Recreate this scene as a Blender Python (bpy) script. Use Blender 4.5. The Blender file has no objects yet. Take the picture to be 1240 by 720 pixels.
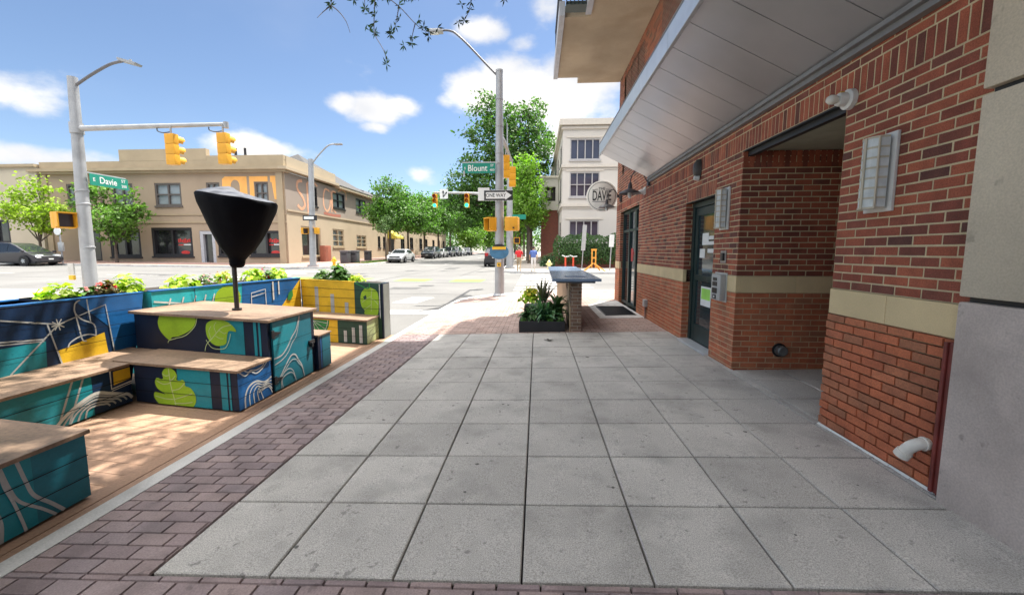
import bpy, bmesh, math, random
import numpy as np
from mathutils import Vector, Matrix, Euler
R = math.radians
SC = bpy.context.scene
COL = SC.collection

# ------------------------------------------------------------------ camera
cd = bpy.data.cameras.new('camera'); cam = bpy.data.objects.new('camera', cd); COL.objects.link(cam)
cd.sensor_width = 36.0; cd.sensor_fit = 'HORIZONTAL'; cd.lens = 36.0 * 510.0 / 1240.0
cd.clip_start = 0.05; cd.clip_end = 3000
cam.location = (0.0633, -2.4076, 1.5253)
cam.rotation_euler = (math.pi / 2 - 0.10951, 0, 0.05963)
SC.camera = cam

# ------------------------------------------------------------------ light
SUNV = Vector((0.27, 0.43, 1.0)).normalized()
sun = bpy.data.lights.new('sun', 'SUN'); sun.energy = 3.1; sun.angle = R(0.5); sun.color = (1.0, 0.955, 0.88)
so = bpy.data.objects.new('sun', sun); COL.objects.link(so); so.location = (20, 30, 60)
so.rotation_euler = SUNV.to_track_quat('Z', 'Y').to_euler()
SC.view_settings.view_transform = 'Standard'
try: SC.view_settings.look = 'None'
except Exception: pass
SC.view_settings.gamma = 1.0
SC.view_settings.use_curve_mapping = False
SC.view_settings.exposure = 1.85

W = bpy.data.worlds.new('World'); SC.world = W; W.use_nodes = True
def build_world():
    nt = W.node_tree; N = nt.nodes; L = nt.links
    for n in list(N): N.remove(n)
    out = N.new('ShaderNodeOutputWorld')
    sky = N.new('ShaderNodeTexSky'); sky.sky_type = 'NISHITA'; sky.sun_disc = False
    sky.sun_elevation = math.asin(SUNV.z); sky.sun_rotation = math.atan2(SUNV.x, SUNV.y)
    sky.air_density = 0.85; sky.dust_density = 0.3; sky.ozone_density = 1.8
    bg = N.new('ShaderNodeBackground'); bg.inputs[1].default_value = 0.05
    L.new(sky.outputs[0], bg.inputs[0])
    tc = N.new('ShaderNodeTexCoord')
    sep = N.new('ShaderNodeSeparateXYZ'); L.new(tc.outputs['Generated'], sep.inputs[0])
    def math_(op, a, b=None, clamp=False):
        m = N.new('ShaderNodeMath'); m.operation = op; m.use_clamp = clamp
        for i, v in enumerate((a, b)):
            if v is None: continue
            if isinstance(v, (int, float)): m.inputs[i].default_value = v
            else: L.new(v, m.inputs[i])
        return m.outputs[0]
    az = math_('ARCTAN2', sep.outputs[0], sep.outputs[1])
    el = math_('ARCSINE', sep.outputs[2])
    nz = N.new('ShaderNodeTexNoise'); nz.inputs['Scale'].default_value = 7.0; nz.inputs['Detail'].default_value = 9; nz.inputs['Roughness'].default_value = 0.58
    mp = N.new('ShaderNodeMapping'); mp.inputs['Scale'].default_value = (1, 1, 1.7); L.new(tc.outputs['Generated'], mp.inputs[0]); L.new(mp.outputs[0], nz.inputs['Vector'])
    nz2 = N.new('ShaderNodeTexNoise'); nz2.inputs['Scale'].default_value = 3.0; nz2.inputs['Detail'].default_value = 5; L.new(mp.outputs[0], nz2.inputs['Vector'])
    # (azimuth, elevation, half width, half height, weight) of the clouds, degrees
    blobs = [(-54, 13.4, 6.0, 2.3, 1), (-50.8, 12.6, 3.4, 1.6, .9), (-50.5, 8.3, 7.5, 1.3, .9), (-44, 7.6, 6, 1.2, .7), (-34.2, 11.6, 5.5, 1.7, 1), (-24.5, 17.2, 2.8, 1.3, .9),
             (-20.5, 16.9, 4.2, 1.8, 1), (-17.8, 17.6, 3.0, 1.3, .9), (-20.8, 15.0, 1.9, .9, .85), (-14.8, 9.6, 3.2, 1.8, .8), (-7.4, 26.0, 4.5, 1.5, .9), (-2, 24.8, 3, 1.3, .6),
             (-8.2, 19.2, 4.0, 3.2, 1), (-3, 19.8, 6.0, 3.8, 1.1), (4.0, 19.0, 6.5, 4.8, 1.1), (5.5, 13.5, 7, 5.5, 1), (1.0, 28.2, 3.2, 2.6, .8), (-11.5, 18.3, 2.2, 1.4, .6), (-1, 9, 6, 4, .7),
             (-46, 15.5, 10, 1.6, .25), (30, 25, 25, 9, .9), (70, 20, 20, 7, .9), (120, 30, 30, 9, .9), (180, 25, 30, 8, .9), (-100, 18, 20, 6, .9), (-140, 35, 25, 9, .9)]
    acc = None
    for a, e, sa, se, w in blobs:
        da = math_('DIVIDE', math_('SUBTRACT', az, R(a)), R(sa)); de = math_('DIVIDE', math_('SUBTRACT', el, R(e)), R(se))
        d = math_('ADD', math_('MULTIPLY', da, da), math_('MULTIPLY', de, de))
        g = math_('MULTIPLY', math_('EXPONENT', math_('MULTIPLY', d, -0.9)), w)
        acc = g if acc is None else math_('MAXIMUM', acc, g)
    dens = math_('ADD', acc, math_('MULTIPLY', math_('SUBTRACT', nz.outputs[0], 0.5), 1.9))
    up = N.new('ShaderNodeMapRange'); up.interpolation_type = 'SMOOTHSTEP'      # unseen bright cloud overhead, added to light the shaded plaza
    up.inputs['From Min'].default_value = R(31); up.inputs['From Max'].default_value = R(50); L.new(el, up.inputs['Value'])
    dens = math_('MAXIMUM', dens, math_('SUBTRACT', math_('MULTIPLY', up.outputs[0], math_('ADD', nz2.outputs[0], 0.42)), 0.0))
    mr = N.new('ShaderNodeMapRange'); mr.interpolation_type = 'SMOOTHSTEP'
    mr.inputs['From Min'].default_value = 0.36; mr.inputs['From Max'].default_value = 0.98
    L.new(dens, mr.inputs['Value'])
    # thin high veil
    veil = N.new('ShaderNodeMapRange'); veil.interpolation_type = 'SMOOTHSTEP'
    veil.inputs['From Min'].default_value = 0.50; veil.inputs['From Max'].default_value = 0.85; veil.inputs['To Max'].default_value = 0.07
    L.new(nz2.outputs[0], veil.inputs['Value'])
    fac = math_('MAXIMUM', mr.outputs[0], veil.outputs[0], True)
    cr = N.new('ShaderNodeValToRGB'); cr.color_ramp.elements[0].color = (0.70, 0.71, 0.74, 1); cr.color_ramp.elements[1].color = (1, 0.965, 0.91, 1)
    cr.color_ramp.elements[0].position = 0.40; cr.color_ramp.elements[1].position = 0.60
    L.new(nz2.outputs[0], cr.inputs[0])
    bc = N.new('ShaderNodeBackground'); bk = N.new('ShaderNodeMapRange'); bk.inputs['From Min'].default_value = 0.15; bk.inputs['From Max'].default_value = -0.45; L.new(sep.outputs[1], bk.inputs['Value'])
    L.new(math_('ADD', math_('ADD', math_('MULTIPLY', up.outputs[0], 0.85), math_('MULTIPLY', bk.outputs[0], 1.0)), 0.36), bc.inputs[1]); L.new(cr.outputs[0], bc.inputs[0])  # clouds overhead and behind the camera boosted as added fill light
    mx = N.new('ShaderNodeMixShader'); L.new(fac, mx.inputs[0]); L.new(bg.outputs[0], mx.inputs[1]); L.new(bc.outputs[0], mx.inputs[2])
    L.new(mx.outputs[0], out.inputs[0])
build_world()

# ------------------------------------------------------------------ ground heights
def plaza(x, y): return .0255 * x - .004 * y
def road(x, y): return -.25 + .011 * (min(y, 60) - 5) + .004 * max(0, min(y, 200) - 60) + .012 * max(0, min(-x, 70) - 5)

# ------------------------------------------------------------------ materials
MATS = {}
def M(name, col, rough=.6, var=.12, scale=6, bump=0.0, bscale=80, metal=0.0, spec=.5, island=0.0, fine=0.0, fscale=220, coat=0.0, emit=0.0, stops=None, trans=0.0, stain=0.0, stscale=1.3, stcol=None, spots=0.0, spscale=14, warp=0.0):
    if name in MATS: return MATS[name]
    m = bpy.data.materials.new(name); m.use_nodes = True; MATS[name] = m
    nt = m.node_tree; N = nt.nodes; L = nt.links
    b = N['Principled BSDF']; out = N['Material Output']
    b.inputs['Roughness'].default_value = rough; b.inputs['Metallic'].default_value = metal
    b.inputs['Specular IOR Level'].default_value = spec
    if coat: b.inputs['Coat Weight'].default_value = coat
    tc = N.new('ShaderNodeTexCoord')
    def noise(sc, det=4):
        n = N.new('ShaderNodeTexNoise'); n.inputs['Scale'].default_value = sc; n.inputs['Detail'].default_value = det
        L.new(tc.outputs['Object'], n.inputs['Vector']); return n.outputs[0]
    def mixc(a, bcol, fac, mode='MIX'):
        x = N.new('ShaderNodeMix'); x.data_type = 'RGBA'; x.blend_type = mode
        for sock, v in ((x.inputs[0], fac), (x.inputs[6], a), (x.inputs[7], bcol)):
            if isinstance(v, (int, float)): sock.default_value = v
            elif isinstance(v, tuple): sock.default_value = (*v[:3], 1)
            else: L.new(v, sock)
        return x.outputs[2]
    def rng(v, a, bb, lo=0.3, hi=0.7):
        r = N.new('ShaderNodeMapRange'); r.inputs['From Min'].default_value = lo; r.inputs['From Max'].default_value = hi
        r.inputs['To Min'].default_value = a; r.inputs['To Max'].default_value = bb; L.new(v, r.inputs['Value']); return r.outputs[0]
    c = tuple(col)
    if stops:
        g = N.new('ShaderNodeNewGeometry'); cr = N.new('ShaderNodeValToRGB'); cr.color_ramp.interpolation = 'LINEAR'
        es = cr.color_ramp.elements
        for i, s in enumerate(stops):
            e = es[i] if i < 2 else es.new(i / (len(stops) - 1))
            e.position = i / (len(stops) - 1); e.color = (*s, 1)
        L.new(g.outputs['Random Per Island'], cr.inputs[0]); c = cr.outputs[0]
    if island:
        g = N.new('ShaderNodeNewGeometry'); v = rng(g.outputs['Random Per Island'], 1 - island, 1 + island, 0, 1)
        comb = N.new('ShaderNodeCombineColor'); [L.new(v, comb.inputs[i]) for i in range(3)]
        c = mixc(c, comb.outputs[0], 1.0, 'MULTIPLY')
    if var:
        v = rng(noise(scale, 5), 1 - var, 1 + var); comb = N.new('ShaderNodeCombineColor'); [L.new(v, comb.inputs[i]) for i in range(3)]
        c = mixc(c, comb.outputs[0], 1.0, 'MULTIPLY')
    if fine:
        v = rng(noise(fscale, 2), 1 - fine, 1 + fine); comb = N.new('ShaderNodeCombineColor'); [L.new(v, comb.inputs[i]) for i in range(3)]
        c = mixc(c, comb.outputs[0], 1.0, 'MULTIPLY')
    if stain:
        f = rng(noise(stscale, 7), 0, stain, .50, .68)
        c = mixc(c, stcol or tuple(x * .35 for x in col), f)
    if spots:
        f = rng(noise(spscale, 3), 0, spots, .66, .72); c = mixc(c, tuple(x * .25 for x in col), f)
        f = rng(noise(spscale*.23, 8), 0, spots*.55, .60, .70); c = mixc(c, tuple(x * .42 for x in col), f)
    if isinstance(c, tuple): b.inputs['Base Color'].default_value = (*c, 1)
    else: L.new(c, b.inputs['Base Color'])
    if bump:
        bp = N.new('ShaderNodeBump'); bp.inputs['Strength'].default_value = bump; bp.inputs['Distance'].default_value = .01
        L.new(noise(bscale, 4), bp.inputs['Height']); L.new(bp.outputs[0], b.inputs['Normal'])
    if emit:
        if isinstance(c, tuple): b.inputs['Emission Color'].default_value = (*c, 1)
        else: L.new(c, b.inputs['Emission Color'])
        b.inputs['Emission Strength'].default_value = emit
    if trans:
        t = N.new('ShaderNodeBsdfTranslucent')
        tcx = mixc(c, (1.0, 1.35, .45), 1.0, 'MULTIPLY'); L.new(tcx, t.inputs[0])
        mx = N.new('ShaderNodeMixShader'); mx.inputs[0].default_value = trans
        L.new(b.outputs[0], mx.inputs[1]); L.new(t.outputs[0], mx.inputs[2]); L.new(mx.outputs[0], out.inputs[0])
    return m
def brick_shader(name, cols, mortar, axis='xz', sx=.203, sz=.0677, rough=.85):
    """wall brick by texture, laid in metres on the wall plane"""
    if name in MATS: return MATS[name]
    m = bpy.data.materials.new(name); m.use_nodes = True; MATS[name] = m
    nt = m.node_tree; N = nt.nodes; L = nt.links; b = N['Principled BSDF']; b.inputs['Roughness'].default_value = rough
    tc = N.new('ShaderNodeTexCoord'); sp = N.new('ShaderNodeSeparateXYZ'); L.new(tc.outputs['Object'], sp.inputs[0])
    cb = N.new('ShaderNodeCombineXYZ')
    if axis == 'xy+z':
        ad = N.new('ShaderNodeMath'); ad.operation = 'ADD'; L.new(sp.outputs[0], ad.inputs[0]); L.new(sp.outputs[1], ad.inputs[1]); L.new(ad.outputs[0], cb.inputs[0])
    else: L.new(sp.outputs[0 if axis[0] == 'x' else 1], cb.inputs[0])
    L.new(sp.outputs[2], cb.inputs[1])
    br = N.new('ShaderNodeTexBrick'); L.new(cb.outputs[0], br.inputs['Vector'])
    br.inputs['Scale'].default_value = 1; br.inputs['Brick Width'].default_value = sx; br.inputs['Row Height'].default_value = sz
    br.inputs['Mortar Size'].default_value = .006; br.inputs['Mortar Smooth'].default_value = .2
    br.inputs['Color1'].default_value = (*cols[0], 1); br.inputs['Color2'].default_value = (*cols[1], 1); br.inputs['Mortar'].default_value = (*mortar, 1)
    L.new(br.outputs[0], b.inputs['Base Color'])
    bp = N.new('ShaderNodeBump'); bp.invert = True; bp.inputs['Strength'].default_value = .5; bp.inputs['Distance'].default_value = .01
    L.new(br.outputs['Fac'], bp.inputs['Height']); L.new(bp.outputs[0], b.inputs['Normal'])
    return m
def glass(name, col=(.015, .02, .025), rough=.04, spec=.9):
    return M(name, col, rough, var=.25, scale=.8, spec=spec)

# ------------------------------------------------------------------ mesh builder
class MB:
    def __init__(s, xf=None): s.v = []; s.f = []; s.mi = []; s.ms = []; s.cur = 0; s.xf = xf
    def m(s, mat):
        if mat not in s.ms: s.ms.append(mat)
        s.cur = s.ms.index(mat); return s
    def add(s, vs, fs):
        o = len(s.v); s.v += [tuple(v) for v in vs]
        for f in fs: s.f.append(tuple(i + o for i in f)); s.mi.append(s.cur)
        return s
    def box(s, x0, x1, y0, y1, z0, z1, skip=''):
        vs = [(x0,y0,z0),(x1,y0,z0),(x1,y1,z0),(x0,y1,z0),(x0,y0,z1),(x1,y0,z1),(x1,y1,z1),(x0,y1,z1)]
        F = {'b':(0,3,2,1),'t':(4,5,6,7),'f':(0,1,5,4),'r':(1,2,6,5),'k':(2,3,7,6),'l':(3,0,4,7)}
        return s.add(vs, [F[k] for k in F if k not in skip])
    def bbox(s, x0, x1, y0, y1, z0, z1, b=.01):
        bm = bmesh.new(); bmesh.ops.create_cube(bm, size=1)
        for v in bm.verts: v.co = ((x0+x1)/2+v.co.x*(x1-x0), (y0+y1)/2+v.co.y*(y1-y0), (z0+z1)/2+v.co.z*(z1-z0))
        bmesh.ops.bevel(bm, geom=list(bm.edges), offset=b, segments=2, profile=.6, affect='EDGES')
        return s.bm(bm)
    def bm(s, bm, mtx=None):
        bm.verts.ensure_lookup_table(); bm.verts.index_update()
        vs = [(mtx @ v.co) if mtx else v.co.copy() for v in bm.verts]; fs = [[v.index for v in f.verts] for f in bm.faces]
        bm.free(); return s.add(vs, fs)
    def quad(s, a, b, c, d): return s.add([a, b, c, d], [(0,1,2,3)])
    def poly(s, pts): return s.add(pts, [tuple(range(len(pts)))])
    def prism(s, pts, d):
        """polygon extruded by vector d"""
        n = len(pts); d = Vector(d); P = [Vector(p) for p in pts]
        return s.add(P + [p + d for p in P], [tuple(range(n))[::-1], tuple(range(n, 2*n))] + [(i, (i+1) % n, n+(i+1) % n, n+i) for i in range(n)])
    def tube(s, pts, rad, n=10, cap=True):
        P = [Vector(p) for p in pts]; k = len(P)
        if isinstance(rad, (int, float)): rad = [rad]*k
        vs = []; fs = []; ref = None
        for i, p in enumerate(P):
            t = (P[min(i+1, k-1)] - P[max(i-1, 0)]).normalized()
            if ref is None:
                ref = Vector((0,0,1)) if abs(t.z) < .9 else Vector((1,0,0))
            a = t.cross(ref).normalized(); b = t.cross(a).normalized(); ref = -b if False else ref
            for j in range(n):
                w = 2*math.pi*j/n; vs.append(p + (a*math.cos(w) + b*math.sin(w))*rad[i])
        for i in range(k-1):
            for j in range(n): fs.append((i*n+j, i*n+(j+1) % n, (i+1)*n+(j+1) % n, (i+1)*n+j))
        if cap: fs += [tuple(range(n))[::-1], tuple(range((k-1)*n, k*n))]
        return s.add(vs, fs)
    def lathe(s, prof, c=(0,0,0), n=24, axis='z', mtx=None):
        """prof: (radius, height) list"""
        vs = []; fs = []; k = len(prof)
        for r, h in prof:
            for j in range(n):
                w = 2*math.pi*j/n; p = (r*math.cos(w), r*math.sin(w), h)
                if axis == 'x': p = (h, r*math.cos(w), r*math.sin(w))
                if axis == 'y': p = (r*math.cos(w), h, r*math.sin(w))
                v = Vector(p)
                if mtx: v = mtx @ v
                vs.append(v + Vector(c))
        for i in range(k-1):
            for j in range(n): fs.append((i*n+j, i*n+(j+1) % n, (i+1)*n+(j+1) % n, (i+1)*n+j))
        if prof[0][0] > 1e-5: fs.append(tuple(range(n))[::-1])
        if prof[-1][0] > 1e-5: fs.append(tuple(range((k-1)*n, k*n)))
        return s.add(vs, fs)
    def ell(s, c, r, n=12):
        return s.lathe([(max(1e-6, math.sin(math.pi*i/n)), -math.cos(math.pi*i/n)) for i in range(n+1)], c, 16, mtx=Matrix.Diagonal((*r,)).to_3x3() if len(r) == 3 else None)
    def strip(s, pts, w, fn, closed=False):
        """ribbon of width w along 2-D pts, fn maps (u,v) to 3-D"""
        P = [Vector((p[0], p[1])) for p in pts]; k = len(P); A = []
        for i, p in enumerate(P):
            t = (P[min(i+1, k-1)] - P[max(i-1, 0)]); t = t.normalized() if t.length > 1e-9 else Vector((1,0)); n = Vector((-t.y, t.x))*w/2
            A.append((p+n, p-n))
        for i in range(k-1):
            s.quad(fn(*A[i][0]), fn(*A[i][1]), fn(*A[i+1][1]), fn(*A[i+1][0]))
        return s
    def text(s, body, size, fn, depth=0.0, align='CENTER', sx=1.0, font_shear=0):
        """flat lettering, fn maps (u, v) to 3-D"""
        cu = bpy.data.curves.new('t', 'FONT'); cu.body = body; cu.size = size; cu.align_x = align; cu.align_y = 'CENTER'; cu.resolution_u = 3; cu.offset = size*.012
        o = bpy.data.objects.new('t', cu); COL.objects.link(o)
        dg = bpy.context.evaluated_depsgraph_get(); me = bpy.data.meshes.new_from_object(o.evaluated_get(dg))
        s.add([fn(v.co.x*sx, v.co.y) for v in me.vertices], [list(p.vertices) for p in me.polygons])
        bpy.data.objects.remove(o); bpy.data.curves.remove(cu); bpy.data.meshes.remove(me); return s
    def build(s, name, parent=None, smooth=None, loc=None):
        me = bpy.data.meshes.new(name)
        vs = [s.xf(*v) for v in s.v] if s.xf else s.v
        off = Vector((0,0,0))
        o = bpy.data.objects.new(name, me); COL.objects.link(o)
        if parent is not None:
            p = parent; off = Vector(parent['_w']) if '_w' in parent else Vector((0,0,0)); o.parent = parent
        elif loc is not None:
            off = Vector(loc); o.location = loc
        o['_w'] = tuple(off)
        me.from_pydata([tuple(Vector(v) - off) for v in vs], [], s.f)
        for mt in s.ms: me.materials.append(mt)
        if len(s.ms) > 1: me.polygons.foreach_set('material_index', s.mi)
        bm = bmesh.new(); bm.from_mesh(me); bmesh.ops.recalc_face_normals(bm, faces=bm.faces) if smooth != 'keep' else None; bm.to_mesh(me); bm.free()
        if smooth not in (None, 'keep'):
            me.polygons.foreach_set('use_smooth', [True]*len(me.polygons))
            try: me.set_sharp_from_angle(angle=R(smooth))
            except Exception: pass
        me.update(); return o
def tag(o, label, cat, group=None, kind=None):
    if label: o['label'] = label
    if cat: o['category'] = cat
    if group: o['group'] = group
    if kind: o['kind'] = kind
    return o
def thing(name, label, cat, loc=(0,0,0), group=None):
    o = bpy.data.objects.new(name, None); COL.objects.link(o); o.location = loc; o.empty_display_size = .2; o['_w'] = tuple(loc)
    return tag(o, label, cat, group)
def struct(mb, name, smooth=None): return tag(mb.build(name, None, smooth), None, None, None, 'structure')
def dup(root, loc, rz=0, scale=1.0, label=None, group=None):
    r = root.copy(); COL.objects.link(r); r.location = loc; r.rotation_euler = (0,0,rz); r.scale = (scale,)*3 if isinstance(scale, (int, float)) else scale
    if label: r['label'] = label
    if group: r['group'] = group
    for ch in list(root.children):
        c = ch.copy(); COL.objects.link(c); c.parent = r
        for g in ch.children:
            d = g.copy(); COL.objects.link(d); d.parent = c
    return r
def wall_holes(mb, O, U, V, N, w, h, holes, depth):
    """wall face O+uU+vV with rectangular openings (u0,u1,v0,v1) and reveals going in by depth"""
    O, U, V, N = map(Vector, (O, U, V, N))
    us = sorted({0, w, *[x for q in holes for x in q[:2]]}); vs = sorted({0, h, *[x for q in holes for x in q[2:]]})
    P = lambda u, v, d=0: O + U*u + V*v - N*d
    for a, b in zip(us, us[1:]):
        for c, d in zip(vs, vs[1:]):
            if any(q[0] <= (a+b)/2 <= q[1] and q[2] <= (c+d)/2 <= q[3] for q in holes): continue
            mb.quad(P(a,c), P(b,c), P(b,d), P(a,d))
    for q in holes:
        a, b, c, d = q
        for (p, r_) in (((a,c),(b,c)), ((b,c),(b,d)), ((b,d),(a,d)), ((a,d),(a,c))):
            mb.quad(P(*p), P(*r_), P(*r_, depth), P(*p, depth))
rnd = random.Random(7); nr = np.random.default_rng(5)

# ================================================================== SETTING
def curve_(pts, n=8):
    out = []; P = [Vector(p) for p in pts]
    for i in range(len(P)-1):
        p0, p1, p2, p3 = P[max(i-1,0)], P[i], P[i+1], P[min(i+2,len(P)-1)]
        for k in range(n):
            t = k/n; out.append(tuple(.5*((2*p1)+(p2-p0)*t+(2*p0-5*p1+4*p2-p3)*t*t+(3*p1-p0-3*p2+p3)*t**3)))
    out.append(tuple(P[-1])); return out
asphalt = M('asphalt', (.138, .135, .128), .9, var=.16, scale=.35, bump=.25, bscale=140, fine=.22, fscale=60, stain=.25, stscale=.22, stcol=(.14,.135,.13))
concrete = M('kerb_concrete', (.52, .51, .49), .85, var=.14, scale=2, bump=.2, bscale=90, fine=.12, fscale=120, stain=.35, stscale=3)
def sheet(name, xs, ys, zf, mat):
    mb = MB().m(mat); vs = [(x, y, zf(x, y)) for y in ys for x in xs]; n = len(xs)
    mb.add(vs, [(j*n+i, j*n+i+1, (j+1)*n+i+1, (j+1)*n+i) for j in range(len(ys)-1) for i in range(n-1)])
    return mb
xs = [-900, -300, -150, -100, -75, -60, -45, -35, -25, -17, -12, -8, -5, -2.6, 0, 3, 10, 40, 100, 300, 900]
ys = [-300, -80, -30, -10, -5, 0, 5, 10, 15, 20, 25, 30, 40, 50, 60, 80, 110, 150, 200, 300, 600, 1500]
struct(sheet('road', xs, ys, road, asphalt), 'road')

# pavement body (dark jointing bed) with kerb corner arc, plaza level
def arc(cx, cy, r, a0, a1, n): return [(cx + r*math.cos(R(a0 + (a1-a0)*i/n)), cy + r*math.sin(R(a0 + (a1-a0)*i/n))) for i in range(n+1)]
edge = [(-2.55, -12)] + [(-2.55, y) for y in (-6, 0, 3, 6, 9, 10.8)] + arc(.95, 10.8, 3.5, 180, 90, 10)[1:] + [(6, 14.3), (15, 14.3), (60, 14.3)]
bed = M('paving_bed', (.03, .027, .025), .95, var=.3, scale=30)
mb = MB().m(bed)
top = [(x, y, plaza(x, y) - .016) for x, y in edge] + [(60, -12, plaza(4.5, -12) - .016)]
top = [(x, y, plaza(min(x, 4.5), y) - .016) for x, y, z in top]
mb.poly(top)
struct(mb, 'pavement_bed')
# kerb stone all along the edge
mb = MB().m(concrete)
def offs(P, d):
    out = []
    for i, p in enumerate(P):
        a = Vector(P[max(i-1, 0)]); b = Vector(P[min(i+1, len(P)-1)]); t = (b-a).normalized(); out.append((p[0] - t.y*d, p[1] + t.x*d))
    return out
def kerb(mb, P, w, zf, zb):
    Q = offs(P, w)
    for i in range(len(P)-1):
        a, b, c, d = P[i], P[i+1], Q[i+1], Q[i]
        za, zb_ = zf(*a), zf(*b)
        A, B, C_, D = (*a, za), (*b, zb_), (*c, zb_), (*d, za)
        mb.quad(A, B, C_, D); mb.quad(D, C_, (*c, zb_-zb), (*d, za-zb)); mb.quad(A, B, (*b, zb_-zb), (*a, za-zb))
kerb(mb, edge, .125, lambda x, y: plaza(min(x, 4.5), y) + .001, .5)
struct(mb, 'kerb')

# concrete slabs
slabm = M('slab_concrete', (.425, .405, .375), .82, var=.13, scale=1.4, bump=.4, bscale=230, fine=.38, fscale=170, island=.09, stain=.42, stscale=2.4, stcol=(.20,.192,.178), spots=.55, spscale=16)
mb = MB().m(slabm)
def slab(mb, x0, x1, y0, y1, g=.005, b=.006, jz=0, gy=.008):
    z = lambda x, y, d: plaza(x, y) + d + jz
    o = [(x0+g,y0+gy),(x1-g,y0+gy),(x1-g,y1-gy),(x0+g,y1-gy)]; i_ = [(x0+g+b,y0+gy+b),(x1-g-b,y0+gy+b),(x1-g-b,y1-gy-b),(x0+g+b,y1-gy-b)]
    vs = [(*p, z(*p, -.03)) for p in o] + [(*p, z(*p, -.006)) for p in o] + [(*p, z(*p, 0)) for p in i_]
    mb.add(vs, [(8,9,10,11)] + [(4+k, 4+(k+1)%4, 8+(k+1)%4, 8+k) for k in range(4)] + [(k, (k+1)%4, 4+(k+1)%4, 4+k) for k in range(4)])
S = .61
colx = [-1.815] + [S*i for i in range(-2, 5)] + [2.52]
for k in range(-1, 9):
    for i in range(len(colx)-1):
        if colx[i+1] - colx[i] < .05: continue
        slab(mb, colx[i], colx[i+1], k*S + rnd.uniform(-.002,.002), (k+1)*S + rnd.uniform(-.002,.002), jz=rnd.uniform(-.0015,.0015))
for k in range(2, 5):                      # floor of the recess
    for x0 in (2.52, 3.05, 3.66): slab(mb, x0, x0+.61 if x0 > 2.6 else 3.05, max(k*S, 1.23), min((k+1)*S, 2.89))
struct(mb, 'slab_paving')

# brick pavers
pav = M('brick_pavers', (.15, .1, .1), .85, var=.12, scale=3, bump=.3, bscale=150, fine=.16, fscale=120,
        stops=[(.21,.162,.165),(.265,.202,.198),(.295,.224,.212),(.235,.188,.192),(.28,.216,.21)], spots=.35, stain=.3, stscale=4)
pav2 = M('brick_pavers_sun_tint', (.15, .1, .1), .85, var=.12, scale=3, bump=.3, bscale=150, fine=.16, fscale=120,
        stops=[(.34,.25,.215),(.39,.275,.23),(.43,.31,.265),(.36,.27,.235),(.40,.295,.255)], stain=.2, stscale=4)  # paler copy of the pavers, sunlight put into the colours
def inside(x, y):
    if x < -2.54: return False
    if y > 10.8 and x < .95: return math.hypot(x-.95, y-10.8) < 3.42
    return y < 14.22
def pavers(mb, x0, x1, y0, y1, L_=.203, H=.1015, hole=None):
    g = .003; b = .0035; r = 0; y = y0
    while y < y1 - .02:
        ye = min(y+H, y1); x = x0 - (L_/2 if r % 2 else 0)
        while x < x1 - .01:
            xa, xb = max(x, x0), min(x+L_, x1); x += L_
            if xb - xa < .012: continue
            cx, cy = (xa+xb)/2, (y+ye)/2
            if not inside(cx, cy) or (hole and hole(cx, cy)): continue
            jz = rnd.uniform(-.0012,.0012); t = rnd.uniform(-.001,.001)
            o = [(xa+g,y+g),(xb-g,y+g),(xb-g,ye-g),(xa+g,ye-g)]; i_ = [(xa+g+b,y+g+b),(xb-g-b,y+g+b),(xb-g-b,ye-g-b),(xa+g+b,ye-g-b)]
            z = lambda px, py, d: plaza(min(px, 4.5), py) + d + jz + t*(px-cx)/.1
            vs = [(*p, z(*p, -.014)) for p in o] + [(*p, z(*p, 0)) for p in i_]
            mb.add(vs, [(4,5,6,7)] + [(k, (k+1)%4, 4+(k+1)%4, 4+k) for k in range(4)])
        y += H; r += 1
mb = MB().m(pav); pavers(mb, -2.55, -1.82, -.62, 5.48); pavers(mb, -2.55, 2.5, -3.5, -.62)
struct(mb, 'brick_paving')
grate_hole = lambda x, y: 1.5 < x < 2.5 and 7.15 < y < 9.5
mb = MB().m(pav2); pavers(mb, -2.55, 2.5, 5.5, 10.9, hole=grate_hole); pavers(mb, -2.55, 6.5, 10.9, 14.3)
struct(mb, 'corner_brick_paving')
mb = MB().m(concrete)                       # concrete apron round the grate
for q in ((1.5,2.5,7.15,7.55),(1.5,1.68,7.55,9.2),(2.42,2.5,7.55,9.2),(1.5,2.5,9.2,9.5)):
    a, b, c, d = q; mb.quad((a,c,plaza(a,c)+.001),(b,c,plaza(b,c)+.001),(b,d,plaza(b,d)+.001),(a,d,plaza(a,d)+.001))
mb.quad((1.5,9.5,plaza(1.5,9.5)+.001),(2.5,9.5,plaza(2.5,9.5)+.001),(2.5,10.6,plaza(2.5,10.6)+.003),(2.0,10.4,plaza(2,10.4)+.003))
struct(mb, 'concrete_apron')

# far pavements
farpave = M('far_pavement_brick', (.31, .20, .165), .9, var=.12, scale=1.2, fine=.12, fscale=20)
farconc = M('far_pavement_concrete', (.33, .29, .25), .9, var=.12, scale=.8, fine=.1, fscale=20)
def raised(name, P, mat, h=.13):
    mb = MB().m(mat); mb.poly([(x, y, road(x, y)+h) for x, y in P])
    struct(mb, name)
def subdiv(P, step=6):
    out = []
    for i, p in enumerate(P):
        q = P[(i+1) % len(P)]; n = max(1, int(math.dist(p, q)//step))
        out += [(p[0]+(q[0]-p[0])*k/n, p[1]+(q[1]-p[1])*k/n) for k in range(n)]
    return out
def raised_grid(name, xs, ys, mat, h=.13, skip=None):
    mb = MB().m(mat)
    for a, b in zip(xs, xs[1:]):
        for c, d in zip(ys, ys[1:]):
            if skip and skip((a+b)/2, (c+d)/2): continue
            mb.quad((a,c,road(a,c)+h),(b,c,road(b,c)+h),(b,d,road(b,d)+h),(a,d,road(a,d)+h))
    mb.m(concrete)
    return mb
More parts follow.
